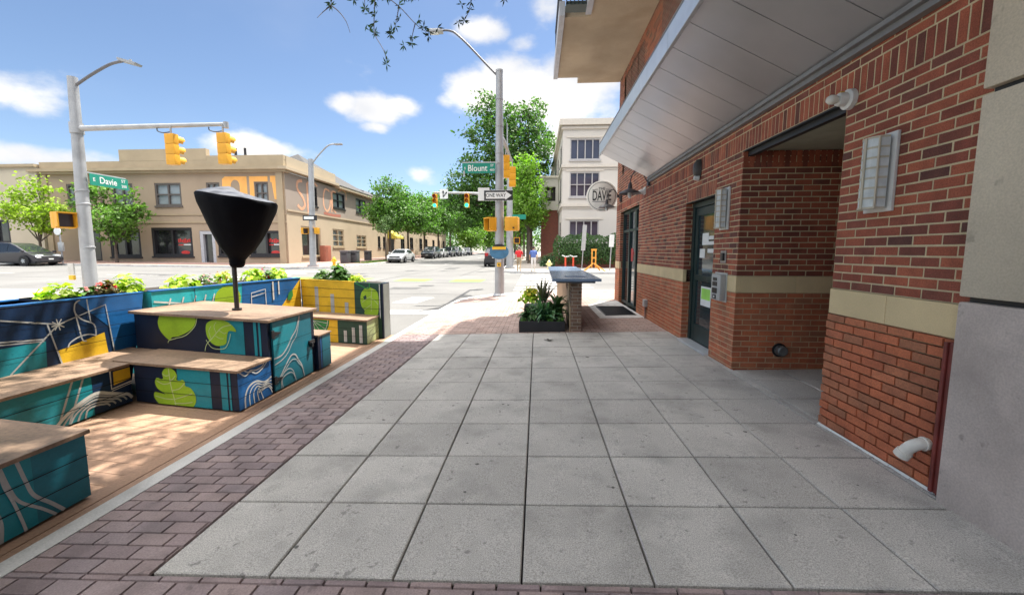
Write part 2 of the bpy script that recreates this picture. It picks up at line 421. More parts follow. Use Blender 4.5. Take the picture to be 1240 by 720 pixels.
lin = lambda a, b, n: [a+(b-a)*i/n for i in range(n+1)]
mb = raised_grid('p', [-120,-90,-70,-55,-45,-38,-30,-25,-22.5], [29.2, 34.5], farpave)
mb.m(farpave)
cP = arc(-18.9, 32.2, 3, -90, 0, 6)
mb.poly([(x, y, road(x, y)+.13) for x, y in [(-22.5, 29.2)] + cP + [(-15.9, 38), (-22.5, 38)]])
for c, d in zip([38, 46, 54, 60, 70, 85, 100, 130], [46, 54, 60, 70, 85, 100, 130, 200]):
    mb.quad((-22.5,c,road(-22.5,c)+.13),(-15.9,c,road(-15.9,c)+.13),(-15.9,d,road(-15.9,d)+.13),(-22.5,d,road(-22.5,d)+.13))
mb.m(concrete); K = [(-120, 29.2), (-70, 29.2), (-40, 29.2), (-25, 29.2)] + cP + [(-15.9, y) for y in (38, 46, 60, 100, 200)]
kerb(mb, K, -.15, lambda x, y: road(x, y)+.135, .3)
struct(mb, 'left_far_pavement')
mb = MB().m(farconc)
cR = arc(.4, 29.6, 3.0, 180, 270, 6)
mb.poly([(x, y, road(x, y)+.13) for x, y in [(-2.6, 33)] + cR + [(6, 26.6), (6, 33)]])
for c, d in zip([33, 40, 50, 60, 80, 110, 150], [40, 50, 60, 80, 110, 150, 200]):
    mb.quad((-2.6,c,road(-2.6,c)+.13),(6,c,road(6,c)+.13),(6,d,road(6,d)+.13),(-2.6,d,road(-2.6,d)+.13))
for c, d in zip([6, 15, 30, 50], [15, 30, 50, 90]): mb.quad((c,26.6,road(c,26.6)+.13),(d,26.6,road(d,26.6)+.13),(d,33,road(d,33)+.13),(c,33,road(c,33)+.13))
mb.m(concrete); K = [(-2.6, y) for y in (200, 100, 60, 40, 33)] + cR + [(6, 26.6), (40, 26.6), (90, 26.6)]
kerb(mb, K, -.15, lambda x, y: road(x, y)+.135, .3)
struct(mb, 'right_far_pavement')
mb = MB().m(farconc)
cL = arc(-16.2, 9.0, 3, 0, 90, 6)
mb.poly([(x, y, road(x, y)+.13) for x, y in [(-13.2, -30)] + cL + [(-30, 12), (-60, 12), (-60, -30)]])
mb.m(concrete); kerb(mb, [(-13.2, -30), (-13.2, 0)] + cL + [(-30, 12), (-60, 12)], .15, lambda x, y: road(x, y)+.135, .3)
struct(mb, 'left_near_pavement')

# road markings
white = M('road_paint_white', (.40, .39, .365), .8, var=.3, scale=3, fine=.3, fscale=40)
green = M('road_paint_green', (.15, .40, .05), .8, var=.12, scale=4)
def paint(mb, x0, x1, y0, y1, sk=0):
    n = 4
    for i in range(n):
        a, b = y0+(y1-y0)*i/n, y0+(y1-y0)*(i+1)/n
        P = [(x0+sk*(a-y0), a), (x1+sk*(a-y0), a), (x1+sk*(b-y0), b), (x0+sk*(b-y0), b)]
        mb.quad(*[(x, y, road(x, y)+.006) for x, y in P])
mb = MB().m(white)
for y in (15.3, 16.5, 17.8, 19.2, 20.7, 22.2, 23.7, 25.2): paint(mb, -.95, 2.6, y, y+.5)
for x in (-3.9, -5.6, -7.3, -9.0, -10.7, -12.4): paint(mb, x-.85, x, 11.2, 12.7, .15)
paint(mb, -4.35, -2.75, 8.9, 9.7); paint(mb, -9.0, -5.2, 9.0, 9.5); paint(mb, -12.6, -9.9, 9.0, 9.5)
for y0 in (40, 52, 64, 76, 88, 100): paint(mb, -9.4, -9.25, y0, y0+4)
for x0 in range(-70, -16, 9): paint(mb, x0, x0+3.2, 20.6, 20.75)
for y in (16.5, 18.2, 20.0, 21.8, 23.6, 25.4): paint(mb, -17.5, -14.8, y, y+.6)
struct(mb, 'white_road_markings')
mb = MB().m(green)
for x in (-2.9, -5.9, -9.3, -12.2): paint(mb, x-1.7, x, 19.6, 21.2, .05)
struct(mb, 'green_road_markings')

# patched asphalt, tar seams and covers
patch = M('asphalt_patch', (.075, .074, .072), .9, var=.15, scale=1.5, fine=.2, fscale=60); tar = M('tar_seam', (.05,.05,.052), .7, var=.1)
def on_road(mb, P, h): mb.poly([(x, y, road(x, y)+h) for x, y in P])
mb = MB().m(patch)
for x0, x1, y0, y1 in ((-11.5,-9.9,13.4,14.6),(-6.4,-5.2,15.5,16.4),(-24,-21.5,20.5,21.8),(-7.5,-6.6,31,34),(-12.5,-11.2,24.0,25.2),(-30,-27,16.2,17.2)): on_road(mb, [(x0,y0),(x1,y0+.1),(x1+.05,y1),(x0-.05,y1-.05)], .004)
mb.m(tar)
for P in ([(-13,13.6),(-9,13.3),(-5,13.9),(-2.6,13.7)],[(-8.2,8),(-8.0,14),(-8.4,20),(-8.1,30),(-8.3,45)],[(-30,18.6),(-18,18.2),(-6,18.9),(6,18.5),(20,18.8)],[(-40,25.0),(-26,24.6),(-14,25.2),(-4,24.8)],[(-4.8,24),(-4.6,34),(-4.9,50)]):
    Q = curve_(P); mb.strip(Q, .06, lambda x, y: (x, y, road(x, y)+.0045))
struct(mb, 'road_repairs')
for x, y, lab in ((-5.2,17.3,'round iron manhole cover in the road by the near crosswalk'),(-10.6,22.6,'round iron manhole cover in the middle of the crossing')):
    t = thing('manhole_cover', lab, 'manhole cover', (x, y, road(x, y))); MB().m(M('cast_iron', (.06,.058,.055), .6, var=.2, scale=12)).lathe([(0,.008),(.36,.008),(.38,.002)], (x, y, road(x, y)), 24).build('lid', t, 40)

# grass verge by the parked white car
grass = M('grass', (.09, .16, .03), .9, var=.3, scale=8, fine=.3, fscale=60)
mb = MB().m(grass)
for y0, y1 in ((37, 41), (41, 46), (46, 50)): mb.quad(*[(x, y, road(x, y)+.15) for x, y in ((-17.6, y0), (-16.15, y0), (-16.15, y1), (-17.6, y1))])
for i in range(2600):
    x, y = rnd.uniform(-17.6, -16.15), rnd.uniform(37, 50); z = road(x, y)+.15; a = rnd.uniform(0, 6.28); h = rnd.uniform(.05, .14)
    mb.add([(x-.02*math.cos(a), y-.02*math.sin(a), z), (x+.02*math.cos(a), y+.02*math.sin(a), z), (x+rnd.uniform(-.05,.05), y+rnd.uniform(-.05,.05), z+h)], [(0,1,2)])
tag(mb.build('grass'), 'strip of mown grass along the kerb beside the white car', 'grass', None, 'stuff')

# ================================================================== BRICK BUILDING (right)
lightm = (.42, .345, .235)
mortarU = M('mortar', (.52, .43, .27), .95, var=.15, scale=5, fine=.15, fscale=200)
mortarL = M('mortar_lower', (.48, .33, .195), .95, var=.15, scale=5, fine=.15, fscale=200)
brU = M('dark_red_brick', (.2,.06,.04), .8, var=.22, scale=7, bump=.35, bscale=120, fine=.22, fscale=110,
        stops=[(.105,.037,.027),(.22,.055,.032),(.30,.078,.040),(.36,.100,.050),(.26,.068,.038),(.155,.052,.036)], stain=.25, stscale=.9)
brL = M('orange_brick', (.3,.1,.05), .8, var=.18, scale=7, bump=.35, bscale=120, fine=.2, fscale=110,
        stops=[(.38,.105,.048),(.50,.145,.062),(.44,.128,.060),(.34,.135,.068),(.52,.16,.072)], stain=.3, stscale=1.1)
bandm = M('cream_stone', (.64, .50, .285), .85, var=.08, scale=3, bump=.15, bscale=150, fine=.06, fscale=150, stain=.2, stscale=2)
def bricks(mb, O, U, N, u0, u1, v0, v1, mat, soldier=False, mortar=None, ch=.0677, bl=.203, ph=0, j=.012, dep=.003, quoin=True):
    """single bricks standing proud of a mortar face; O + uU + vZ, N outwards"""
    O, U, N = Vector(O), Vector(U), Vector(N); Zv = Vector((0,0,1))
    P = lambda u, v, d: O + U*u + Zv*v + N*d
    if mortar is not None: mb.m(mortar).quad(P(u0,v0,-dep), P(u1,v0,-dep), P(u1,v1,-dep), P(u0,v1,-dep))
    mb.m(mat)
    def one(a, b, c, d):
        c_ = .0015; e = [rnd.uniform(-.0012,.0012) for _ in range(4)]; pd = rnd.uniform(-.0012,.0012)
        a += e[0]; b += e[1]; c += e[2]; d += e[3]
        vs = [P(a,c,-dep), P(b,c,-dep), P(b,d,-dep), P(a,d,-dep), P(a,c,-c_+pd), P(b,c,-c_+pd), P(b,d,-c_+pd), P(a,d,-c_+pd),
              P(a+c_,c+c_,pd), P(b-c_,c+c_,pd), P(b-c_,d-c_,pd), P(a+c_,d-c_,pd)]
        mb.add(vs, [(8,9,10,11)] + [(4+k, 4+(k+1)%4, 8+(k+1)%4, 8+k) for k in range(4)] + [(k, (k+1)%4, 4+(k+1)%4, 4+k) for k in range(4)])
    if soldier:
        u = u0
        while u < u1 - .02: one(u+j/2, min(u+ch, u1)-j/2, v0+j/2, v1-j/2); u += ch
        return
    r = round(v0/ch); v = v0
    while v < v1 - .015:
        ve = min(v+ch, v1); k0 = math.floor((u0 - ph)/bl) - 1; off = ph + (bl/2 if r % 2 else 0)
        k = k0
        while True:
            a, b = off + k*bl, off + (k+1)*bl; k += 1
            if a >= u1: break
            a, b = max(a, u0), min(b, u1)
            if b - a < .025: continue
            one(a + (j/2 if a > u0+1e-4 else 0), b - (j/2 if b < u1-1e-4 else 0), v+j/2, ve-j/2)
        v = ve; r += 1

BX = 2.5
bld = thing('brick_building', 'red brick corner building with cream stone band, metal canopy and concrete balconies', 'building', (3.2, 4.0, 0.0))
CH = .0677; ZB0, ZB1 = 1.0155, 1.2205; ZS0, ZS1 = ZB1 + 22*CH, ZB1 + 25*CH
def face(mb, u0, u1, v0, v1, mat, **k): bricks(mb, (BX,0,0), (0,1,0), (-1,0,0), u0, u1, v0, v1, mat, mortar=mortarL if mat is brL else mortarU, **k)
mb = MB()
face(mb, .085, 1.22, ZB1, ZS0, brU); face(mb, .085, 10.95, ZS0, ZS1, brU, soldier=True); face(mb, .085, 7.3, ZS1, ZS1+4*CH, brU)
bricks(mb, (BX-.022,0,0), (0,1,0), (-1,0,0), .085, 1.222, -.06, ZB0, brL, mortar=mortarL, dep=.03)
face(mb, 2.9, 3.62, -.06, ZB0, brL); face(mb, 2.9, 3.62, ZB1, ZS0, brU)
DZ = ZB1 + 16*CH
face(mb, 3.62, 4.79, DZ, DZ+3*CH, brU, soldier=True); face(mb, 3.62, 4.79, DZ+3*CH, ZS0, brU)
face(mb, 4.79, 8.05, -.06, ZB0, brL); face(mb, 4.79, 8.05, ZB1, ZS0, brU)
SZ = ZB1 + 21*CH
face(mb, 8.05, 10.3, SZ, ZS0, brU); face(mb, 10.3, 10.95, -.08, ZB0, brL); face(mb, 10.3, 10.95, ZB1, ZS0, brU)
UP0, UP1 = ZS1 + 12*CH, ZS1 + 51*CH
face(mb, 7.3, 10.95, ZS1, UP0, brU); face(mb, 10.25, 10.95, UP0, UP1, brU); face(mb, 6.6, 8.0, UP0, UP1, brU); face(mb, 6.6, 10.95, UP1, UP1+4*CH, brU)
# jambs
bricks(mb, (BX,2.9,0), (1,0,0), (0,-1,0), .0, 2.0, -.06, ZB0, brL, mortar=mortarL); bricks(mb, (BX,2.9,0), (1,0,0), (0,-1,0), 0, 2.0, ZB1, ZS0-.01, brU, mortar=mortarU)
bricks(mb, (BX,2.897,0), (1,0,0), (0,-1,0), .0, 2.0, ZS0-3*CH, ZS0, brU, soldier=True)
bricks(mb, (BX,4.79,0), (1,0,0), (0,-1,0), 0, .15, -.06, ZB0, brL, mortar=mortarL); bricks(mb, (BX,4.79,0), (1,0,0), (0,-1,0), 0, .15, ZB1, DZ, brU, mortar=mortarU)
bricks(mb, (BX,10.3,0), (1,0,0), (0,-1,0), 0, .15, -.06, ZB0, brL, mortar=mortarL); bricks(mb, (BX,10.3,0), (1,0,0), (0,-1,0), 0, .15, ZB1, SZ, brU, mortar=mortarU)
bricks(mb, (BX,1.22,0), (1,0,0), (0,1,0), 0, 2.0, -.06, ZB0, brL, mortar=mortarL); bricks(mb, (BX,1.22,0), (1,0,0), (0,1,0), 0, 2.0, ZB1, ZS0-.01, brU, mortar=mortarU)
bricks(mb, (4.5,0,0), (0,1,0), (-1,0,0), 1.22, 2.9, -.06, ZB0, brL, mortar=mortarL); bricks(mb, (4.5,0,0), (0,1,0), (-1,0,0), 1.22, 2.9, ZB1, ZS0-.01, brU, mortar=mortarU)
bricks(mb, (BX,10.95,0), (1,0,0), (0,1,0), 0, 2.2, -.1, ZB0, brL, mortar=mortarL); bricks(mb, (BX,10.95,0), (1,0,0), (0,1,0), 0, 2.2, ZB1, 3.9, brU, mortar=mortarU)
mb.build('brick_wall', bld, 'keep')
mb = MB().m(brick_shader('brick_texture_dark', ((.16,.04,.028),(.085,.028,.022)), (.4,.33,.24), 'xy+z'))
# body behind the face, upper storeys and parapet
mb.box(BX+.03, 16, -9, 10.93, 3.05, 12.2, skip='')
mb.box(BX-.008, BX+.02, -9, 6.6, 3.40, 12.2); mb.box(BX-.008, BX+.02, 6.6, 10.95, UP1+4*CH+.003, 12.2)
mb.box(4.7, 16, -9, 10.93, -.2, 3.04)
mb.box(BX+2.2, 16, 10.931, 10.952, -.2, 3.9); mb.box(BX, 16, 10.931, 10.953, 3.9, 12.2)
mb.build('rear_wall', bld)
mb = MB().m(bandm)
def band(y0, y1, x=BX-.006): mb.bbox(x, BX+.05, y0, y1, ZB0+.003, ZB1-.003, .004)
for a, b in ((.088, .65), (.653, 1.218)): mb.bbox(BX-.012, BX+.05, a, b, ZB0+.003, ZB1-.003, .004)
mb.build('stone_band', bld); mb = MB().m(bandm)
for G_ in (((2.895, 3.62),), ((4.785, 5.6), (5.603, 6.4), (6.403, 7.2), (7.203, 8.05)), ((10.295, 10.955),)):
    for a, b in G_: band(a, b)
    mb.build('stone_band', bld); mb = MB().m(bandm)
for y_ in (2.894, 1.18):
    for a, b in ((BX+.051, 3.2), (3.203, 3.85), (3.853, 4.49)): mb.bbox(a, b, y_, y_+.046, ZB0+.003, ZB1-.003, .003)
    mb.build('stone_band', bld); mb = MB().m(bandm)
# recess ceiling, steel lintels, door heads
mb = MB().m(M('recess_plaster', (.36, .36, .27), .9, var=.1)); mb.box(BX+.115, 4.5, 1.22, 2.895, ZS0-.002, ZS0+.04)
mb.build('recess_ceiling', bld)
darksteel = M('dark_steel', (.012, .013, .014), .5, var=.1)
mb = MB().m(darksteel); mb.box(BX-.003, BX+.11, 1.20, 2.92, ZS0-.016, ZS0-.004); mb.box(BX+.05, BX+.11, 1.22, 2.895, ZS0-.07, ZS0-.017); mb.box(BX-.002, BX+.1, 3.6, 4.81, DZ-.012, DZ-.003)
mb.build('lintel', bld)
# stone pier at the near end
pierL = M('pier_lower', (.56, .475, .425), .9, var=.14, scale=1.6, bump=.3, bscale=60, fine=.12, fscale=90, stain=.6, stscale=1.3, stcol=(.30,.25,.22), spots=.5, spscale=9)
pierU = M('pier_upper', (.56, .485, .37), .9, var=.12, scale=1.6, bump=.25, bscale=60, fine=.1, fscale=90, stain=.45, stscale=1.0, stcol=(.34,.29,.22), spots=.35, spscale=8)
mb = MB().m(pierL); mb.bbox(2.42, 3.0, -2.6, .083, -.1, 1.245, .012); mb.build('lower_stone_pier', bld, 40)
mb = MB().m(pierU); mb.bbox(2.42, 3.0, -2.6, .083, 1.275, 2.345, .01); mb.bbox(2.42, 3.0, -2.6, .083, 2.378, 5.9, .01)
mb.m(darksteel).box(2.46, 2.95, -2.55, .06, 1.246, 1.274); mb.box(2.46, 2.95, -2.55, .06, 2.346, 2.377); mb.build('upper_stone_pier', bld, 40)
trim = M('red_trim', (.16, .028, .022), .55, var=.25, scale=9)
mb = MB().m(trim); mb.bbox(2.440, 2.478, .088, .112, .08, 1.0, .005); mb.bbox(2.450, 2.478, .113, .135, .08, 1.0, .005); mb.bbox(2.440, 2.478, .136, .160, .08, 1.0, .006); mb.build('vertical_trim', bld)
mb = MB().m(M('sealant', (.7,.7,.68), .7, var=.1)); zs_ = plaza(2.5, .6)
for i in range(20):
    a, b = .09+i*.056, .09+(i+1)*.056; w0 = .006+rnd.random()*.014
    mb.quad((2.477-w0,a,plaza(2.46,a)+.004),(2.477,a,plaza(2.46,a)+.016),(2.477,b,plaza(2.46,b)+.016),(2.477-w0,b,plaza(2.46,b)+.004))
mb.build('sealant_bead', bld)
# canopy
alu = M('canopy_metal', (.40, .40, .41), .34, var=.08, scale=1.5, metal=.5, spec=.4, stain=.2, stscale=1.2, stcol=(.3,.3,.29))
alud = M('canopy_trim', (.22, .22, .22), .5, var=.1, metal=.3)
mb = MB().m(alu); CX, CZ0, CZ1 = 1.40, 3.07, 3.60; y = 7.02; n = 0
while y > -5:
    a = max(y-.478, -5); g = .004
    mb.prism([(BX-.03,y-g,CZ0), (CX+.02,y-g,CZ1), (CX+.02,a+g,CZ1), (BX-.03,a+g,CZ0)], (.010,0,.022)); y = a
mb.build('soffit_panels', bld, 'keep')
mb = MB().m(alud); mb.prism([(BX-.03,7.0,CZ0+.03), (CX+.03,7.0,CZ1+.03), (CX+.03,7.0,CZ1+.17), (BX-.03,7.0,CZ1+.2)], (0,-12,0))
mb.box(BX-.06, BX-.002, -5, 7.02, CZ0-.07, CZ0-.005); mb.box(BX-.10, BX-.061, -5, 7.02, CZ0-.025, CZ0+.012)
mb.build('canopy_frame', bld)
mb = MB().m(M('fascia_metal', (.50, .54, .58), .35, var=.06, metal=.3)); y = 7.05
while y > -5:
    a = max(y-1.2, -5); mb.bbox(CX-.02, CX+.018, a+.002, y-.002, CZ1-.03, CZ1+.19, .006); y = a
mb.m(alud).box(CX-.026, CX+.06, -5, 7.055, CZ1+.191, CZ1+.205)
mb.build('fascia', bld)
# balconies and roof slab
conc2 = M('balcony_concrete', (.40, .33, .235), .9, var=.18, scale=.9, bump=.2, bscale=40, fine=.08, fscale=60, stain=.45, stscale=1.1, stcol=(.27,.205,.13))
edgec = M('balcony_edge', (.42, .44, .48), .7, var=.1)
railm = M('balcony_rail', (.05, .05, .055), .5, var=.1)
def balcony(z, dx=0, dy=0):
    mb = MB().m(conc2)
    mb.box(.62+dx, BX-.01, 7.33, 10.55+dy, z, z+.22); mb.box(1.23, BX-.011, 10.551+dy, 10.962+dy, z+.001, z+.219); mb.box(1.17, BX-.012, 3.6, 7.329, z-.002, z+.21)
    mb.m(edgec).box(.50+dx, .619+dx, 7.2, 10.56+dy, z-.03, z+.26); mb.box(1.05, 1.168, 3.6, 7.199, z-.03, z+.3)
    b = mb.build('balcony', bld)
    m2 = MB().m(railm)
    for zz in (z+.42, z+1.22): m2.box(.53+dx, .57+dx, 7.2, 10.55+dy, zz, zz+.04); m2.box(.57+dx, 1.23+dx, 10.50+dy, 10.54+dy, zz, zz+.04)
    for i in range(30): yy = 7.2+i*.113; m2.box(.54+dx, .56+dx, yy, yy+.016, z+.46, z+1.22)
    r_ = m2.build('railing', b)
balcony(6.53)
mb = MB().m(M('dark_green_panel', (.03, .05, .045), .5)).box(.62, 1.05, 6.9, 7.199, 6.55, 6.62)
mb.m(railm)
for i in range(6): x = .62+i*.08; mb.box(x, x+.02, 6.86, 6.9, 6.58, 7.1)
mb.box(.6, 1.06, 6.85, 6.91, 7.1, 7.15); mb.build('side_rail', bld)
balcony(9.1, .36, .42)
mb = MB().m(conc2); mb.box(.35, BX-.01, -9, 9.95, 11.7, 12.0); mb.build('roof_slab', bld)
# upper windows
frameG = M('dark_green_frame', (.012, .030, .028), .45, var=.1, spec=.5)
gl = glass('window_glass')
mb = MB().m(frameG)
for yy in (8.0, 8.72, 9.46, 10.19): mb.box(BX+.03, BX+.09, yy, yy+.06, UP0, UP1)
for zz in (UP0, UP0+.75, UP0+1.6, UP1-.06): mb.box(BX+.032, BX+.088, 8.06, 10.19, zz, zz+.06)
w = mb.build('upper_window', bld)
MB().m(gl).box(BX+.055, BX+.065, 8.05, 10.2, UP0+.02, UP1-.02).build('pane', w)
# glazed door
DXF = 2.61; zt = plaza(2.6, 4.2)
mb = MB().m(frameG)
mb.bbox(DXF, DXF+.10, 3.625, 3.70, zt, DZ-.015, .005); mb.bbox(DXF, DXF+.10, 4.69, 4.785, zt, DZ-.015, .005); mb.bbox(DXF, DXF+.10, 3.70, 4.69, DZ-.09, DZ-.015, .005)
d_ = mb.build('door', bld)
mb = MB().m(frameG); mb.bbox(DXF+.02, DXF+.07, 3.71, 3.80, zt+.03, DZ-.10, .004); mb.bbox(DXF+.02, DXF+.07, 4.58, 4.68, zt+.03, DZ-.10, .004)
mb.bbox(DXF+.021, DXF+.069, 3.80, 4.58, zt+.03, zt+.30, .004); mb.bbox(DXF+.021, DXF+.069, 3.80, 4.58, DZ-.22, DZ-.10, .004); mb.bbox(DXF+.015, DXF+.06, 3.80, 4.58, 1.06, 1.15, .004)
mb.build('leaf_frame', d_)
MB().m(glass('door_glass', (.03,.05,.055), .06)).box(DXF+.04, DXF+.05, 3.80, 4.58, zt+.30, DZ-.22).build('pane', d_)
pw = M('paper_white', (.75,.75,.72), .7, var=.05)
for (a, b, c, d) in ((4.18, 4.42, 1.62, 1.80), (4.30, 4.50, 1.42, 1.56), (3.92, 4.2, 1.50, 1.56), (3.95, 4.18, 1.62, 1.67), (4.0, 4.17, 1.70, 1.75)): MB().m(pw).box(DXF+.036, DXF+.039, a, b, c, d).build('notice', d_)
mb = MB(); mb.m(M('notice_green', (.35,.7,.12), .6)).box(DXF+.036, DXF+.039, 4.02, 4.36, .78, .95); mb.m(MATS['paper_white']).box(DXF+.0365, DXF+.0385, 4.0, 4.38, .68, .98)
mb.build('door_notice', d_)
mb = MB().m(M('worn_aluminium', (.6,.62,.64), .4, metal=.4)); mb.bbox(BX-.06, DXF+.02, 3.63, 4.78, zt-.02, zt+.02, .005); mb.build('threshold', bld)
MB().m(M('shop_interior', (.05,.045,.04), .9)).box(2.9, 2.95, 3.3, 5.1, 0, DZ).build('lobby_wall', bld)
# storefront
mb = MB().m(frameG); zt2 = plaza(2.6, 9)
for yy in (8.05, 8.62, 8.68, 9.40, 9.46, 10.22): mb.bbox(2.58, 2.68, yy, yy+.06, zt2, SZ-.003, .004)
for zz in (zt2, 2.05, SZ-.075): mb.bbox(2.585, 2.675, 8.11, 10.22, zz, zz+.07, .004)
w = mb.build('storefront', bld)
MB().m(gl).box(2.625, 2.635, 8.1, 10.25, zt2+.03, SZ-.03).build('pane', w)
MB().m(M('red_poster', (.4,.03,.03), .6)).box(2.618, 2.622, 9.1, 9.32, 1.25, 1.6).build('poster', w)

# ================================================================== THINGS ON THE BRICK WALL
whitep = M('white_painted_metal', (.62, .61, .58), .5, var=.08, scale=12)
frost = M('frosted_glass', (.55, .58, .58), .35, var=.15, scale=14, spec=.5)
beige = M('beige_grid', (.48, .43, .33), .5)
def wall_light(yc, label):
    x = BX; t = thing('wall_light', label, 'wall light', (x, yc, 2.07), 'grid wall lights on the brick')
    MB().m(whitep).bbox(x-.022, x-.001, yc-.125, yc+.125, 1.80, 2.335, .005).build('backplate', t, 40)
    mb = MB().m(frost)
    prof = [(-.095,.02), (-.085,.07), (-.045,.10), (0,.108), (.045,.10), (.085,.07), (.095,.02)]
    for (a, d), (b, e) in zip(prof, prof[1:]): mb.quad((x-.02-d,yc+a,1.825), (x-.02-e,yc+b,1.825), (x-.02-e,yc+b,2.305), (x-.02-d,yc+a,2.305))
    mb.poly([(x-.02-d, yc+a, 2.305) for a, d in prof]); mb.poly([(x-.02-d, yc+a, 1.825) for a, d in prof])
    mb.build('diffuser', t, 60)
    mb = MB().m(beige)
    for i in range(8):
        z = 1.825+i*.0685
        for (a, d), (b, e) in zip(prof, prof[1:]):
            mb.add([(x-.02-d-.004,yc+a*1.03,z-.006),(x-.02-e-.004,yc+b*1.03,z-.006),(x-.02-e-.004,yc+b*1.03,z+.008),(x-.02-d-.004,yc+a*1.03,z+.008)], [(0,1,2,3)])
    for a, d in ((0, .109),): mb.box(x-.02-d-.007, x-.02-d-.0005, yc+a-.010, yc+a+.010, 1.82, 2.31); mb.box(x-.02-.088, x-.02-.080, yc-.093, yc-.080, 1.82, 2.31)
    mb.build('grille', t)
wall_light(.80, 'large white grid wall light between the recess and the pale stone pier')
wall_light(3.30, 'white grid wall light beside the green glass door')
t = thing('security_light', 'round white security light with bulb at the top corner of the recess', 'wall light', (BX, 1.18, 2.70))
MB().m(whitep).lathe([(.0,-.045),(.055,-.045),(.075,-.035),(.078,0)], (BX-.001,1.18,2.70), 24, 'x').build('base', t, 40)
MB().m(whitep).lathe([(.045,-.10),(.05,-.09),(.052,-.046)], (BX-.001,1.18,2.70), 20, 'x').build('collar', t, 40)
mb = MB().m(M('bulb_glass', (.7,.68,.6), .2, var=.05)); mb.lathe([(.0,-.185),(.022,-.178),(.036,-.155),(.036,-.13),(.025,-.101)], (BX-.001,1.18,2.70), 18, 'x'); mb.build('bulb', t, 50)
MB().m(M('amber_sensor', (.5,.33,.05), .3)).box(BX-.09, BX-.06, 1.165, 1.195, 2.742, 2.756).build('sensor', t)
t = thing('entry_keypad', 'grey entry phone with black buttons on the brick by the glass door', 'intercom', (BX, 3.30, 1.06))
g_ = M('grey_plastic', (.38,.38,.37), .45, var=.06); blk = M('black_plastic', (.015,.015,.016), .4)
MB().m(M('pale_plate', (.5,.49,.45), .5)).bbox(BX-.014, BX-.001, 3.13, 3.49, .865, 1.245, .004).build('backplate', t)
MB().m(g_).bbox(BX-.085, BX-.0145, 3.15, 3.43, .885, 1.225, .01).build('housing', t, 40)
mb = MB().m(blk)
for z0, z1, a, b in ((1.14,1.18,3.25,3.37),(1.07,1.125,3.24,3.38),(.975,1.045,3.24,3.38),(.90,.955,3.26,3.36)): mb.bbox(BX-.092, BX-.084, a, b, z0, z1, .003)
mb.m(whitep).box(BX-.094, BX-.0921, 3.29, 3.33, .915, .94); mb.build('button_panel', t)
t = thing('card_reader', 'small dark card reader on a metal plate above the grey entry phone', 'card reader', (BX, 3.28, 1.45))
MB().m(M('steel_plate', (.30,.28,.27), .4, metal=.6)).bbox(BX-.012, BX-.001, 3.20, 3.36, 1.37, 1.53, .003).build('plate', t); MB().m(blk).bbox(BX-.035, BX-.0125, 3.24, 3.32, 1.40, 1.50, .006).build('reader', t, 40)
t = thing('emergency_light', 'dark oval emergency light on the brick above the glass door', 'wall light', (BX, 4.25, 2.72))
mb = MB().m(M('dark_bronze', (.05,.047,.045), .4)); mb.lathe([(.0,-.10),(.045,-.095),(.07,-.06),(.078,-.001)], (BX-.001,4.25,2.75), 20, 'x', Matrix.Diagonal((1,.85,1.9)).to_3x3()); mb.build('housing', t, 50)
MB().m(frost).lathe([(.0,-.095),(.035,-.085),(.05,-.05),(.055,-.02)], (BX-.001,4.25,2.62), 16, 'x', Matrix.Diagonal((1,.9,.8)).to_3x3()).build('lens', t, 50)
t = thing('wall_camera', 'small white camera on the brick below the far canopy end', 'camera', (BX, 7.5, 2.88))
MB().m(whitep).bbox(BX-.03, BX-.001, 7.43, 7.57, 2.80, 2.96, .005).build('mount', t); mb = MB().m(whitep); mb.lathe([(.0,-.17),(.04,-.168),(.055,-.10),(.06,-.03)], (BX,7.5,2.875), 16, 'x', Matrix.Rotation(R(-12), 3, 'Y')); mb.build('camera_body', t, 50)
def gooseneck(yc, zc, label):
    t = thing('gooseneck_lamp', label, 'wall lamp', (BX, yc, zc), 'gooseneck lamps over the storefront')
    MB().m(railm).bbox(BX-.05, BX-.001, yc-.06, yc+.06, zc-.09, zc+.09, .008).build('mount', t)
    P = [(BX-.04, yc, zc)] + [(BX-.07-.31*u, yc, zc+.02+.24*math.sin(math.pi*(u**1.0)*.78+.15*u)) for u in [i/10 for i in range(11)]] + [(BX-.415, yc, zc+.03), (BX-.42, yc, zc-.05)]
    MB().m(railm).tube(P, .012, 8).build('arm', t, 60)
    c = (BX-.42, yc, zc-.22)
    MB().m(railm).lathe([(.03,.20),(.042,.14),(.05,.07),(.09,.055),(.19,.01),(.235,-.025),(.24,-.04),(.225,-.035),(.05,.04)], c, 26).build('shade', t, 50)
    MB().m(frost).lathe([(.0,-.13),(.03,-.12),(.045,-.07),(.045,-.0),(.03,.03)], c, 14).build('bulb', t, 50)
gooseneck(7.16, 3.03, 'black gooseneck lamp just past the canopy end')
gooseneck(10.25, 3.04, 'black gooseneck lamp hanging in front of the round white sign')
